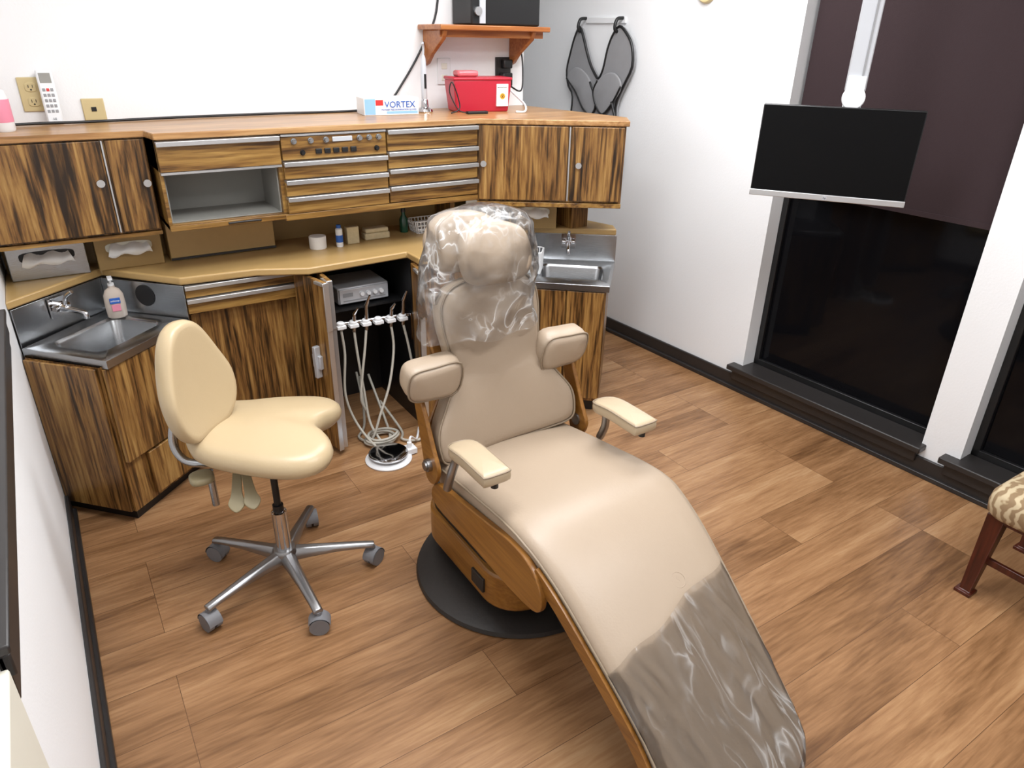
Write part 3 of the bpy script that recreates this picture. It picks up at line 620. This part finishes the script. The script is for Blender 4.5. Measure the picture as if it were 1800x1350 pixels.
# ------------------------------------------------------------------ operator stool
HX,HY=.395,1.945
e=thing('operator_stool',(HX,HY,0),'cream vinyl saddle stool with backrest on five-star caster base','stool')
bm=B(); lathe(bm,(HX,HY,.075),[(.03,0),(.04,.01),(.04,.045),(.034,.055),(.02,.056)],n=32); O('hub',bm,castalu,e,smooth='auto')
for k in range(5):
    a=math.radians(200+72*k); d=V((math.cos(a),math.sin(a),0)); s=V((-d.y,d.x,0)); rings=[]
    for t,w,h0,h1 in ((.0,.024,.085,.125),(.15,.021,.085,.12),(.5,.017,.085,.108),(.85,.015,.078,.095),(1.0,.015,.072,.088)):
        p=V((HX,HY,0))+d*(.03+t*.26); rings.append([p+s*x+V((0,0,z)) for x,z in ((-w,h0),(w,h0),(w,h0+(h1-h0)*.6),(w*.5,h1),(-w*.5,h1),(-w,h0+(h1-h0)*.6))])
    bm=B(); loft(bm,rings); leg=O('leg',bm,castalu,e,bevel=.003,smooth='auto',label='polished cast aluminium leg')
    p=V((HX,HY,0))+d*.285; ca=math.radians(20+50*k); w1=V((math.cos(ca),math.sin(ca),0)); bm=B()
    for sg in (-1,1):
        q=p+w1*(sg*.013)+V((0,0,.030)); cyl(bm,q-w1*.009,q+w1*.009,.030,n=24)
    cyl(bm,p+V((0,0,.03)),p+V((0,0,.075)),.008); 
    u_=V((-w1.y,w1.x,0)); ring=[]
    for sg in (-1,1): ring.append([p+w1*(.022*sg)+u_*(.034*math.cos(b_))+V((0,0,.030+.034*math.sin(b_))) for b_ in [math.radians(x) for x in range(0,181,15)]])
    loft(bm,ring,cap=False,closed=False)
    O('caster',bm,greyc,e,smooth='auto',label='grey twin-wheel caster')
bm=B(); cyl(bm,(HX,HY,.12),(HX,HY,.27),.024,n=24); lathe(bm,(HX,HY,.27),[(.024,0),(.024,.004),(.016,.008)],n=24); O('outer_column',bm,chrome,e,smooth='auto')
bm=B(); cyl(bm,(HX,HY,.27),(HX,HY,.30),.017,n=20); cyl(bm,(HX,HY,.30),(HX,HY,.49),.011,n=20)
O('gas_lift',bm,black,e,smooth='auto')
th_s=math.radians(-25); SM=Matrix.Translation((HX+.002,HY+.070,.540))@Matrix.Rotation(th_s,4,'Z')
so=[(-.215,0),(-.207,.08),(-.16,.15),(-.05,.190),(.06,.218),(.15,.220),(.21,.188),(.232,.13),(.215,.075),(.185,.035),(.170,0)]
so=so+[(x*.98,-y) for x,y in so[-2:0:-1]]
def sdef(q):
    r_=abs(q.y)/.22; q=q.copy(); q.z+= -.024*r_**2 + .020*(1 if q.x<-.1 else max(0,-q.x/.1))*((q.x+.0)/-.2)**2 - .010*max(0,q.x/.2); return q
bm=B(); pillow(bm,so,.074,.036,SM,puff=.012,deform=sdef,center=(-.0,0)); O('seat',bm,vinyl_s,e,smooth=True,label='cream vinyl saddle seat with notched front')
bm=B(); prism(bm,[((SM@V((x*.55,y*.55,0))).x,(SM@V((x*.55,y*.55,0))).y) for x,y in so],.486,.502); box(bm,(-.09,-.045,-.090),(.07,.045,-.05),SM); O('seat_plate',bm,black,e,bevel=.003)
tb=math.radians(-46); f_=V((math.cos(tb),math.sin(tb),0)); l_=V((-f_.y,f_.x,0)); up_=(V((0,0,1))-f_*.10).normalized(); ff=l_.cross(up_).normalized()
BM2=basis(V((.218,2.045,.738)),l_,up_,ff)
bo_=[(0,-.185),(.09,-.175),(.145,-.11),(.155,-.02),(.125,.07),(.085,.15),(.045,.19),(0,.20)]; bo_=bo_+[(-x,y) for x,y in bo_[-2:0:-1]]
bm=B(); pillow(bm,bo_,.058,.024,BM2,puff=.008,deform=lambda q:V((q.x*.91,q.y*.92,q.z+.035*(q.x/.15)**2+.02*(q.y/.2)**2))); O('backrest',bm,vinyl_s,e,smooth=True,label='cream vinyl teardrop backrest')
bm=B(); tube(bm,[(.30,2.0,.470),(.22,2.03,.465),(.168,2.06,.48),(.15,2.08,.54),(.175,2.08,.64)],.012,n=12); cyl(bm,(.225,2.0,.33),(.225,2.0,.455),.011); O('backrest_bar',bm,steel,e,smooth='auto')
bm=B(); pillow(bm,[(-.025,-.03),(.03,-.03),(.035,.02),(0,.035),(-.03,.02)],.022,.008,Matrix.Translation((.195,1.98,.450))); O('adjust_knob',bm,taupe,e,smooth=True)
for pp,an in (((.275,1.90,.412),-110),((.310,1.885,.417),-95)):
    bm=B(); a=math.radians(an); d=V((math.cos(a),math.sin(a),-.75)).normalized(); s=d.cross(V((0,0,1))).normalized(); n=s.cross(d)
    pillow(bm,[(-.010,-.085),(.010,-.085),(.016,.0),(.024,.035),(0,.06),(-.024,.035),(-.016,0)],.007,.003,basis(V(pp),s,d,n)); O('lever',bm,taupe,e,smooth=True,label='flat taupe adjustment lever')
# ------------------------------------------------------------------ monitor on ceiling pole
ML,MR=V((2.25,1.80,0)),V((2.55,1.364,0)); md=(MR-ML).normalized(); mw=(MR-ML).length; MM=basis(ML,md,V((-md.y,md.x,0)),V((0,0,1)))
e=thing('monitor',(2.41,1.6,1.13),'black flat computer monitor with silver lower bezel on a ceiling pole','monitor')
O('housing',box(B(),(0,.006,1.135),(mw,.035,1.45),MM),black,e,bevel=.004)
O('screen',box(B(),(.004,.002,1.150),(mw-.004,.006,1.447),MM),screen,e)
O('bezel',box(B(),(-.001,-.002,1.128),(mw+.001,.03,1.150),MM),alum,e,bevel=.002,label='silver lower bezel')
bm=B(); c=MM@V((mw*.5,-.0025,1.139)); 
cyl(bm,c,c-(MM.to_3x3()@V((0,1,0)))*.001,.008,n=24); O('logo_disc',bm,silverp,e)
text('logo_letters','hp',.011,faceM(MM@V((mw*.5,-.004,1.139)),md),black,e)
bm=B(); box(bm,(mw*.55-.05,.035,1.36),(mw*.55+.05,.045,1.44),MM); cyl(bm,MM@V((mw*.55,.045,1.48)),MM@V((mw*.55,.02,1.48)),.038,n=32); box(bm,(mw*.55-.03,.035,1.40),(mw*.55+.03,.055,1.55),MM); O('mount_bracket',bm,whitep,e,bevel=.003)
bm=B(); box(bm,(mw*.55-.034,.045,1.50),(mw*.55+.034,.075,CZ),MM); O('ceiling_pole',bm,silverp,e,bevel=.004)
bm=B(); box(bm,(mw*.55+.012,.041,1.55),(mw*.55+.018,.046,CZ),MM); O('pole_channel',bm,greyp,e)
# ------------------------------------------------------------------ shelf
SZ=1.672
e=thing('wall_shelf',(1.89,3.25,1.55),'varnished orange-brown wooden wall shelf with two brackets','shelf')
O('shelf_board',box(B(),(1.585,3.02,SZ),(2.165,3.248,SZ+.022)),wood_orange,e,bevel=.004)
O('front_rail',box(B(),(1.60,3.06,SZ-.028),(2.15,3.075,SZ)),wood_orange,e)
for x in (1.61,2.08):
    M=basis((x,0,0),V((0,1,0)),V((0,0,1)),V((1,0,0)))
    bm=B(); prism(bm,[(3.04,SZ),(3.248,SZ),(3.248,SZ-.15),(3.215,SZ-.14),(3.17,SZ-.10),(3.06,SZ-.035)],0,.02,M); O('bracket',bm,wood_orange,e,bevel=.003)
e=thing('speaker',(1.93,3.12,SZ+.022),'black boxy speaker with silver trim on the wall shelf','speaker')
O('cabinet',box(B(),(1.76,3.06,SZ+.023),(2.13,3.24,1.95)),black,e,bevel=.008)
O('trim_strip',box(B(),(1.80,3.055,SZ+.03),(1.83,3.061,1.94)),silverp,e)
bm=B(); cyl(bm,(1.79,3.058,1.75),(1.79,3.045,1.75),.018); O('dial',bm,alum,e,smooth='auto')
# ------------------------------------------------------------------ small items on the top
def simple(name,bm,m,label,cat,**k): return O(name,bm,m,None,label=label,category=cat,**k)
e=thing('outlet_plate',(.03,3.25,1.38),'ivory duplex wall outlet with two sockets','outlet')
O('plate',box(B(),(.0,3.243,1.375),(.075,3.249,1.49)),ivory,e,bevel=.003)
for z in (1.408,1.457):
    bm=B(); pillow(bm,[(-.016,-.012),(0,-.016),(.016,-.012),(.018,0),(.016,.012),(0,.016),(-.016,.012),(-.018,0)],.006,.002,basis((.0375,3.243,z),V((1,0,0)),V((0,0,1)),V((0,-1,0)))); s=O('socket',bm,ivory,e,smooth='auto')
    bm=B(); box(bm,(.030,3.2385,z-.002),(.032,3.2395,z+.008)); box(bm,(.043,3.2385,z-.002),(.045,3.2395,z+.008)); cyl(bm,(.0375,3.2395,z-.008),(.0375,3.2385,z-.008),.003,n=10); O('slots',bm,black,s)
e=thing('phone_jack_plate',(.2,3.25,1.345),'ivory phone jack wall plate just above the worktop','wall plate')
O('plate',box(B(),(.185,3.243,1.337),(.26,3.249,1.415)),ivory,e,bevel=.003); O('jack',box(B(),(.214,3.2405,1.37),(.231,3.244,1.385)),black,e)
e=thing('remote_control',(.09,3.2,TOPZ),'white air conditioner remote leaning against the wall','remote control')
RM=basis((.062,3.20,TOPZ+.001),V((1,0,0)),V((0,-.98,.2)).normalized(),V((0,.2,.98)).normalized())
O('case',box(B(),(0,0,0),(.052,.02,.18),RM),whitep,e,bevel=.006)
O('display',box(B(),(.008,.0195,.135),(.044,.021,.168),RM),grayin,e)
for r_ in range(5):
    for c_ in range(3): O('button',box(B(),(.009+c_*.0125,.0195,.035+r_*.018),(.018+c_*.0125,.022,.045+r_*.018),RM),redp if (r_==4 and c_==1) else greyp,e,bevel=.001)
text('logo_letters','LG',.009,basis(RM@V((.026,.0215,.014)),V((1,0,0)),V((0,.2,.98)).normalized(),V((0,-.98,.2)).normalized()),black,e)
e=thing('lotion_bottle',(-.07,3.0,TOPZ),'white and pink plastic lotion bottle beside the outlet','bottle')
bm=B(); lathe(bm,(-.07,3.02,TOPZ),[(.03,0),(.034,.006),(.034,.10),(.028,.125),(.014,.135),(.012,.15)],n=24); O('body',bm,whitep,e,smooth='auto')
bm=B(); lathe(bm,(-.07,3.02,TOPZ+.03),[(.0345,0),(.0347,.001),(.0347,.07),(.0345,.071)],n=24); O('label_band',bm,pink,e,smooth='auto')
gx,gy=1.22,3.045; GM=basis((gx,gy,TOPZ),V((.99,-.12,0)).normalized(),V((.12,.99,0)).normalized(),V((0,0,1)))
e=thing('glove_box',(1.34,3.06,TOPZ),'white, blue and red cardboard box of examination gloves','glove box')
O('carton',box(B(),(0,0,0),(.245,.12,.070),GM),whitep,e,bevel=.002)
O('blue_panel',box(B(),(.004,-.0008,.004),(.05,.0,.066),GM),bluel,e); O('red_panel',box(B(),(.052,-.0008,.04),(.085,.0,.062),GM),redp,e); O('blue_stripe',box(B(),(.10,-.0008,.006),(.24,.0,.016),GM),bluel,e)
text('brand_letters','VORTEX',.036,basis(GM@V((.160,-.0015,.042)),GM.to_3x3()@V((1,0,0)),V((0,0,1)),GM.to_3x3()@V((0,-1,0))),blue,e,ext=.0008)
text('caption_letters','POWDER FREE EXAMINATION GLOVES',.009,basis(GM@V((.155,-.0015,.022)),GM.to_3x3()@V((1,0,0)),V((0,0,1)),GM.to_3x3()@V((0,-1,0))),blue,e)
e=thing('curing_light',(1.555,3.08,TOPZ),'white cordless dental curing light upright on chrome stand','curing light')
bm=B(); lathe(bm,(1.535,3.10,TOPZ),[(.036,0),(.038,.004),(.035,.014),(.018,.022),(.016,.05),(.013,.055)],n=32); O('stand',bm,chrome,e,smooth='auto')
bm=B(); lathe(bm,(1.535,3.10,TOPZ+.05),[(.010,0),(.013,.01),(.014,.10),(.011,.17),(.007,.185)],n=20); tube(bm,[(1.535,3.10,TOPZ+.23),(1.535,3.095,TOPZ+.27),(1.525,3.08,TOPZ+.285)],.005); O('wand',bm,silverp,e,smooth='auto')
O('button_strip',box(B(),(1.530,3.084,TOPZ+.10),(1.540,3.088,TOPZ+.16)),black,e,bevel=.001)
e=thing('sharps_container',(1.79,3.07,TOPZ),'red plastic sharps container with biohazard label','sharps container')
SMx=basis((1.645,3.02,TOPZ),V((.985,-.17,0)).normalized(),V((.17,.985,0)).normalized(),V((0,0,1)))
bm=B(); lo=[(0.012,.008),(.268,.008),(.268,.13),(.012,.13)]; hi=[(0,0),(.28,0),(.28,.14),(0,.14)]
loft(bm,[[SMx@V((x,y,0)) for x,y in lo],[SMx@V((x,y,.115)) for x,y in hi],[SMx@V((x,y,.140)) for x,y in hi]]); O('tub',bm,red,e,bevel=.008,seg=3)
O('lid',box(B(),(-.004,-.004,.135),(.284,.144,.148),SMx),red,e,bevel=.005); O('lid_flap',box(B(),(.03,.03,.148),(.13,.11,.175),SMx),redc,e,bevel=.01)
O('label_sheet',box(B(),(.205,-.003,.025),(.262,.006,.120),SMx),paper,e)
bm=B(); SN=SMx.to_3x3()@V((0,-1,0)); SX=SMx.to_3x3()@V((1,0,0)); q=SMx@V((.234,-.003,.068)); cyl(bm,q,q+SN*.001,.013,n=24); O('hazard_disc',bm,yellow,e)
for k in range(3):
    a=math.radians(90+120*k); c=q+SN*.0014+SX*(.005*math.cos(a))+V((0,0,.005*math.sin(a))); bm=B(); tube(bm,[c+SX*(.0042*math.cos(b_))+V((0,0,.0042*math.sin(b_))) for b_ in [i*math.pi/4 for i in range(8)]],.0008,n=5,k=1,closed=True); O('hazard_mark',bm,black,e)
text('label_letters','BIOHAZARD',.009,basis(SMx@V((.234,-.0035,.105)),SX,V((0,0,1)),SN),black,e)
bm=B(); box(bm,(.0,0,0),(.10,.03,.012),basis((1.665,2.93,TOPZ),V((.99,-.1,0)),V((.1,.99,0)),V((0,0,1))))
e=thing('charger_brick',(1.71,2.94,TOPZ),'small black ribbed charger lying on the worktop','charger'); O('case',bm,black,e,bevel=.003)
bm=B(); tube(bm,[(1.665,2.95,TOPZ+.006),(1.63,2.96,TOPZ+.02),(1.60,2.98,TOPZ+.09),(1.61,2.97,TOPZ+.13),(1.64,2.96,TOPZ+.03),(1.59,2.95,TOPZ+.006)],.003,n=6); O('lead',bm,black,e,smooth=True)
e=thing('outlet_plate',(1.72,3.25,1.50),'white duplex wall outlet above the sharps container','outlet'); O('plate',box(B(),(1.68,3.243,1.44),(1.75,3.249,1.555)),whitep,e,bevel=.003)
for z in (1.47,1.52): O('socket',box(B(),(1.70,3.240,z-.013),(1.73,3.244,z+.013)),cream,e,bevel=.003)
e=thing('power_adapter',(2.05,3.24,1.44),'black power adapters plugged into a dark outlet near the wall end','power adapter')
O('outlet_cover',box(B(),(2.0,3.243,1.42),(2.09,3.249,1.56)),base_dark,e,bevel=.003); O('adapter',box(B(),(2.02,3.20,1.43),(2.075,3.243,1.49)),black,e,bevel=.005); O('adapter',box(B(),(2.03,3.21,1.51),(2.08,3.243,1.55)),black,e,bevel=.005)
bm=B(); tube(bm,[(2.05,3.21,1.44),(2.08,3.15,1.41),(2.12,3.18,1.44),(2.14,3.22,1.56),(2.12,3.23,1.62),(2.13,3.235,1.66)],.004,n=6); O('cord',bm,black,e,smooth=True)
bm=B(); tube(bm,[(2.03,3.20,1.45),(2.02,3.12,1.41),(2.0,2.98,TOPZ+.03),(1.95,2.90,TOPZ+.006),(1.90,2.90,TOPZ+.006)],.005,n=8); O('white_cord',bm,whitep,e,smooth=True,label='white adapter cord')
bm=B(); tube(bm,[(-.15,3.12,TOPZ+.006),(0,3.15,TOPZ+.008),(.2,3.17,TOPZ+.006),(.5,3.21,TOPZ+.006),(.9,3.22,TOPZ+.006),(1.25,3.215,TOPZ+.006),(1.40,3.22,TOPZ+.03),(1.50,3.235,1.46),(1.60,3.238,1.60),(1.68,3.24,1.75),(1.70,3.24,2.0)],.005,n=8); simple('power_cable',bm,black,'thin black cable running along the worktop and up the wall','cable',smooth=True)
# ------------------------------------------------------------------ items on the counter
bm=B(); lathe(bm,(.93,2.95,CTZ),[(.034,0),(.036,.003),(.036,.05),(.034,.053),(.012,.053)],n=28); simple('paper_roll',bm,paper,'small white paper roll standing on the counter','paper roll',smooth='auto')
e=thing('ointment_tube',(1.03,2.95,CTZ),'small white and blue upright tube on the counter','tube')
bm=B(); lathe(bm,(1.02,2.93,CTZ),[(.014,0),(.015,.004),(.015,.075),(.012,.079),(.008,.081)],n=20); O('body',bm,whitep,e,smooth='auto'); bm=B(); lathe(bm,(1.02,2.93,CTZ+.02),[(.0153,0),(.0155,.001),(.0155,.03),(.0153,.031)],n=20); O('label_band',bm,blue,e,smooth='auto')
bm=B(); lathe(bm,(1.02,2.93,CTZ+.081),[(.010,0),(.010,.012),(.008,.014)],n=16); O('cap',bm,blue,e,smooth='auto')
simple('small_carton',box(B(),(1.06,2.94,CTZ),(1.115,2.975,CTZ+.075)),sponge,'small cream carton standing on the counter','carton',bevel=.003)
bm=B(); box(bm,(1.15,2.96,CTZ),(1.27,3.02,CTZ+.03)); simple('sponge',bm,sponge,'flat tan foam pad on the counter','sponge',bevel=.006,group='foam pads')
bm=B(); box(bm,(1.155,2.963,CTZ+.030),(1.265,3.015,CTZ+.050)); simple('sponge',bm,sponge,'flat tan foam pad stacked on another pad','sponge',bevel=.006,group='foam pads')
e=thing('green_bottle',(1.37,3.03,CTZ),'small dark green glass bottle at the back of the counter','bottle'); bm=B(); lathe(bm,(1.37,3.03,CTZ),[(.018,0),(.02,.004),(.02,.06),(.009,.08),(.009,.095)],n=20); O('body',bm,green,e,smooth='auto'); bm=B(); lathe(bm,(1.37,3.03,CTZ+.093),[(.011,0),(.011,.018),(.009,.02)],n=16); O('cap',bm,black,e,smooth='auto')
def basket(name,c,hx,hy,h,rot,label):
    M=Matrix.Translation(c)@Matrix.Rotation(rot,4,'Z'); bm=B()
    rr=lambda s,z:[M@V((x*s,y*s,z)) for x,y in rrect(hx,hy,.02,3)]
    loft(bm,[rr(.85,0),rr(.86,.003)])
    for z,s in ((.012,.87),(h*.35,.91),(h*.65,.95),(h,1.0)): tube(bm,rr(s,z),.0028,n=6,k=1,closed=True)
    for sx in [i/9 for i in range(10)]:
        for yy in (-1,1):
            tube(bm,[M@V(((-1+2*sx)*hx*.8,yy*hy*.86,0)),M@V(((-1+2*sx)*hx*.93,yy*hy,h))],.0028,n=5,k=1)
    for sy in [i/4 for i in range(5)]:
        for xx in (-1,1): tube(bm,[M@V((xx*hx*.86,(-1+2*sy)*hy*.7,0)),M@V((xx*hx,(-1+2*sy)*hy*.85,h))],.0028,n=5,k=1)
    return O(name,bm,whitep,None,smooth='auto',label=label,category='basket')
basket('plastic_basket',(1.48,3.0,CTZ+.001),.085,.05,.055,0,'white slotted plastic basket at the back of the counter')
basket('plastic_basket',(1.855,2.645,DZ+.001),.055,.035,.10,math.radians(48),'white plastic basket beside the steel sink')
def dispenser(c,ang,hx,label,m_,body=None):
    e=thing('tissue_box',c,label,'tissue box',group='tissue boxes under the upper cabinets'); M=Matrix.Translation(c)@Matrix.Rotation(ang,4,'Z'); Hh=.138
    O('carton',box(B(),(-hx,0,0),(hx,.10,Hh),M),m_,e,bevel=.003)
    bm=B(); pillow(bm,[(-hx*.6,-.016),(0,-.020),(hx*.6,-.016),(hx*.7,0),(hx*.6,.016),(0,.020),(-hx*.6,.016),(-hx*.7,0)],.004,.0015,M@basis((0,-.001,Hh*.60),V((1,0,0)),V((0,0,1)),V((0,-1,0)))); O('slot',bm,black if m_ is steel else cream,e,smooth='auto')
    bm=B(); rings=[]
    for j in range(7):
        t=j/6; rings.append([M@V(((-1+2*i/14)*hx*(.55+.12*t),-.004-.028*math.sin(t*2.4)-.004*math.sin(i*1.3+j),Hh*.62+.010-.040*t+.006*math.sin(i*.9+t*3))) for i in range(15)])
    loft(bm,rings,cap=False,closed=False); O('tissue',bm,paper,e,smooth=True)
dispenser((.22,3.03,CTZ),0,.115,'beige tissue box with white tissue pulled out under the cabinet',laminate_d)
dispenser((-.05,3.03,CTZ),0,.125,'metal-fronted glove box holder with gloves under the cabinet',steel)
dispenser((1.74,2.925,CTZ),math.radians(-34),.085,'metal-fronted tissue holder under the angled cabinet',steel)
dispenser((1.935,2.790,CTZ),math.radians(-34),.115,'beige tissue box with white tissue under the angled cabinet',laminate_d)
e=thing('soap_bottle',(.13,2.95,DZ),'clear pump bottle of hand soap beside the corner sink','soap bottle')
bm=B(); rings=[]
for z,a_,b_ in ((0,.028,.018),(.005,.034,.021),(.05,.036,.022),(.09,.034,.020),(.11,.024,.015),(.118,.012,.012),(.125,.012,.012)): rings.append([V((.125+a_*math.cos(t*math.pi/12),2.945+b_*math.sin(t*math.pi/12),DZ+z)) for t in range(24)])
loft(bm,rings); O('body',bm,soapm,e,smooth='auto')
O('label_sheet',box(B(),(.107,2.921,DZ+.06),(.143,2.924,DZ+.082)),blue,e,bevel=.001); text('label_letters','softsoap',.009,basis((.125,2.9205,DZ+.071),V((1,0,0)),V((0,0,1)),V((0,-1,0))),paper,e)
O('label_picture',box(B(),(.110,2.921,DZ+.030),(.140,2.924,DZ+.056)),pink,e,bevel=.001)
bm=B(); cyl(bm,(.125,2.945,DZ+.125),(.125,2.945,DZ+.135),.011); cyl(bm,(.125,2.945,DZ+.135),(.125,2.945,DZ+.155),.004); box(bm,(.117,2.915,DZ+.152),(.133,2.955,DZ+.160)); O('pump',bm,whitep,e,smooth='auto',bevel=.001)
# ------------------------------------------------------------------ vest on right wall
e=thing('lead_apron',RWM@V((-.02,3.36,1.0)),'grey protective vest apron with black piping hanging on wall hooks','apron')
VMm=RWM@basis((-.035,0,0),V((0,1,0)),V((0,0,1)),V((-1,0,0)))
vo=[(3.53,1.705),(3.57,1.65),(3.60,1.57),(3.625,1.48),(3.605,1.40),(3.56,1.34),(3.575,1.18),(3.58,.93),(3.14,.93),(3.16,1.15),(3.19,1.31),(3.14,1.42),(3.085,1.52),(3.10,1.62),(3.15,1.68),(3.205,1.71),(3.25,1.67),(3.285,1.60),(3.31,1.50),(3.345,1.45),(3.385,1.48),(3.42,1.52),(3.455,1.58),(3.49,1.65)]
vp=[(p.x,p.y) for p in crom([(a,b_,0) for a,b_ in vo],3,True)]
bm=B(); prism(bm,vp,-.012,.012,VMm); O('apron_body',bm,vest_m,e,smooth='auto')
bm=B(); tube(bm,[VMm@V((a,b_,.010)) for a,b_ in vp],.0075,n=8,k=1,closed=True); O('piping',bm,black,e,smooth=True)
f1=[(3.61,1.44),(3.52,1.37),(3.44,1.28),(3.37,1.26),(3.34,1.33),(3.40,1.43),(3.46,1.48),(3.54,1.50)]
f2=[(3.14,1.42),(3.20,1.33),(3.27,1.27),(3.32,1.30),(3.36,1.38),(3.33,1.44),(3.26,1.48),(3.19,1.48)]
for ff_,zz in ((f1,.018),(f2,.024)):
    bm=B(); pillow(bm,ff_,.014,.006,VMm@Matrix.Translation((0,0,zz)),puff=.006);O('neck_flap',bm,vest_m,e,smooth=True)
    bm=B(); tube(bm,[VMm@V((a,b_,zz+.006)) for a,b_ in ff_[:6]],.006,n=8); O('flap_piping',bm,black,e,smooth=True)
bm=B(); tube(bm,[VMm@V((a,b_,.034)) for a,b_ in [(3.20,1.34),(3.14,1.22),(3.09,1.12),(3.09,1.05),(3.12,1.0)]],.007,n=8)
O('strap',bm,black,e,smooth=True)
e=thing('hook_rail',RWM@V((0,3.36,1.74)),'white wall hook rail with two hooks','hook rail')
O('rail',box(B(),(-.012,3.20,1.725),(0,3.52,1.755),RWM),whitep,e,bevel=.003)
for s in (3.22,3.52):
    bm=B(); tube(bm,[RWM@V((-.01,s,1.75)),RWM@V((-.05,s,1.745)),RWM@V((-.065,s,1.715)),RWM@V((-.06,s,1.69)),RWM@V((-.04,s,1.685))],.009,n=10); O('hook',bm,black,e,smooth=True)
bm=B(); q=RWM@V((0,2.67,1.86)); n=RWM.to_3x3()@V((-1,0,0)); cyl(bm,q,q+n*.02,.055,.05,n=40); e=thing('thermostat',q,'round tan thermostat on the white wall','thermostat'); O('dial',bm,ivory,e,smooth='auto',bevel=.003)
# ------------------------------------------------------------------ guest chair (only a corner is in view)
e=thing('guest_chair',(2.55,.48,0),'mahogany guest chair with tan patterned upholstered seat','chair')
gx0,gx1,gy0,gy1=2.285,2.72,.22,.70
bm=B(); box(bm,(gx0,gy0,.30),(gx1,gy1,.335)); O('seat_frame',bm,wood_dark,e,bevel=.005)
bm=B(); pillow(bm,[(x+(gx0+gx1)/2,y+(gy0+gy1)/2) for x,y in rrect(.245,.262,.05,5)],.10,.035,Matrix.Translation((0,0,.365)),puff=.02,smoothk=False); O('seat_cushion',bm,fabric,e,smooth=True)
for x,y in ((gx0+.025,gy1-.02),(gx1-.025,gy1-.02),(gx0+.025,gy0+.02),(gx1-.025,gy0+.02)):
    bm=B(); sq=lambda c,h,z:[V((c[0]+a*h,c[1]+b_*h,z)) for a,b_ in((-1,-1),(1,-1),(1,1),(-1,1))]
    dx=.012 if x<2.5 else -.012
    loft(bm,[sq((x-dx,y+.01),.026,0),sq((x-dx,y+.01),.026,.012),sq((x-dx,y+.008),.017,.016),sq((x,y),.026,.32)]); O('leg',bm,wood_dark,e,bevel=.002)
for a,b_ in (((gx0+.02,gy0+.03,.13),(gx0+.035,gy1-.03,.155)),((gx1-.035,gy0+.03,.13),(gx1-.02,gy1-.03,.155)),((gx0+.03,.44,.13),(gx1-.03,.46,.155))): O('stretcher',box(B(),a,b_),wood_dark,e,bevel=.003)
bm=B(); pillow(bm,rrect(.21,.22,.06,5),.07,.03,basis((gx1-.02,.46,.68),V((0,1,0)),V((0,0,1)),V((-1,0,.0))),smoothk=False); O('backrest',bm,fabric,e,smooth=True)
for y0,y1 in ((gy0+.02,gy0+.06),(gy1-.06,gy1-.02)): O('back_post',box(B(),(gx1-.03,y0,.335),(gx1,y1,.90)),wood_dark,e,bevel=.004)
# ------------------------------------------------------------------ lights
panel_m=mat('light_diffuser','#ffffff',.5,emit=3.0)
for i,(x,y,sx,sy,pw) in enumerate(((.75,1.45,1.2,.6,37),(2.0,2.2,1.2,.6,28),(1.6,.1,1.2,.6,29))):
    e=thing('ceiling_light',(x,y,CZ),'recessed white fluorescent ceiling light panel','ceiling light',group='ceiling light panels')
    O('diffuser',box(B(),(x-sx/2,y-sy/2,CZ-.012),(x+sx/2,y+sy/2,CZ-.004)),panel_m,e)
    bm=B(); 
    for a,b_ in (((x-sx/2-.03,y-sy/2-.03),(x+sx/2+.03,y-sy/2)),((x-sx/2-.03,y+sy/2),(x+sx/2+.03,y+sy/2+.03)),((x-sx/2-.03,y-sy/2),(x-sx/2,y+sy/2)),((x+sx/2,y-sy/2),(x+sx/2+.03,y+sy/2))): box(bm,(a[0],a[1],CZ-.015),(b_[0],b_[1],CZ-.001))
    O('frame',bm,whitep,e)
    li=bpy.data.lights.new('panel_light','AREA'); li.shape='RECTANGLE'; li.size=sx; li.size_y=sy; li.energy=pw; li.color=(.95,.97,1)
    lo=bpy.data.objects.new('panel_light',li); lo.location=(x,y,CZ-.03); COL.objects.link(lo)
w=bpy.data.worlds.new('world'); SC.world=w; w.use_nodes=True; w.node_tree.nodes['Background'].inputs[0].default_value=(.02,.022,.03,1)
SC.view_settings.view_transform='Standard'; SC.view_settings.look='None'
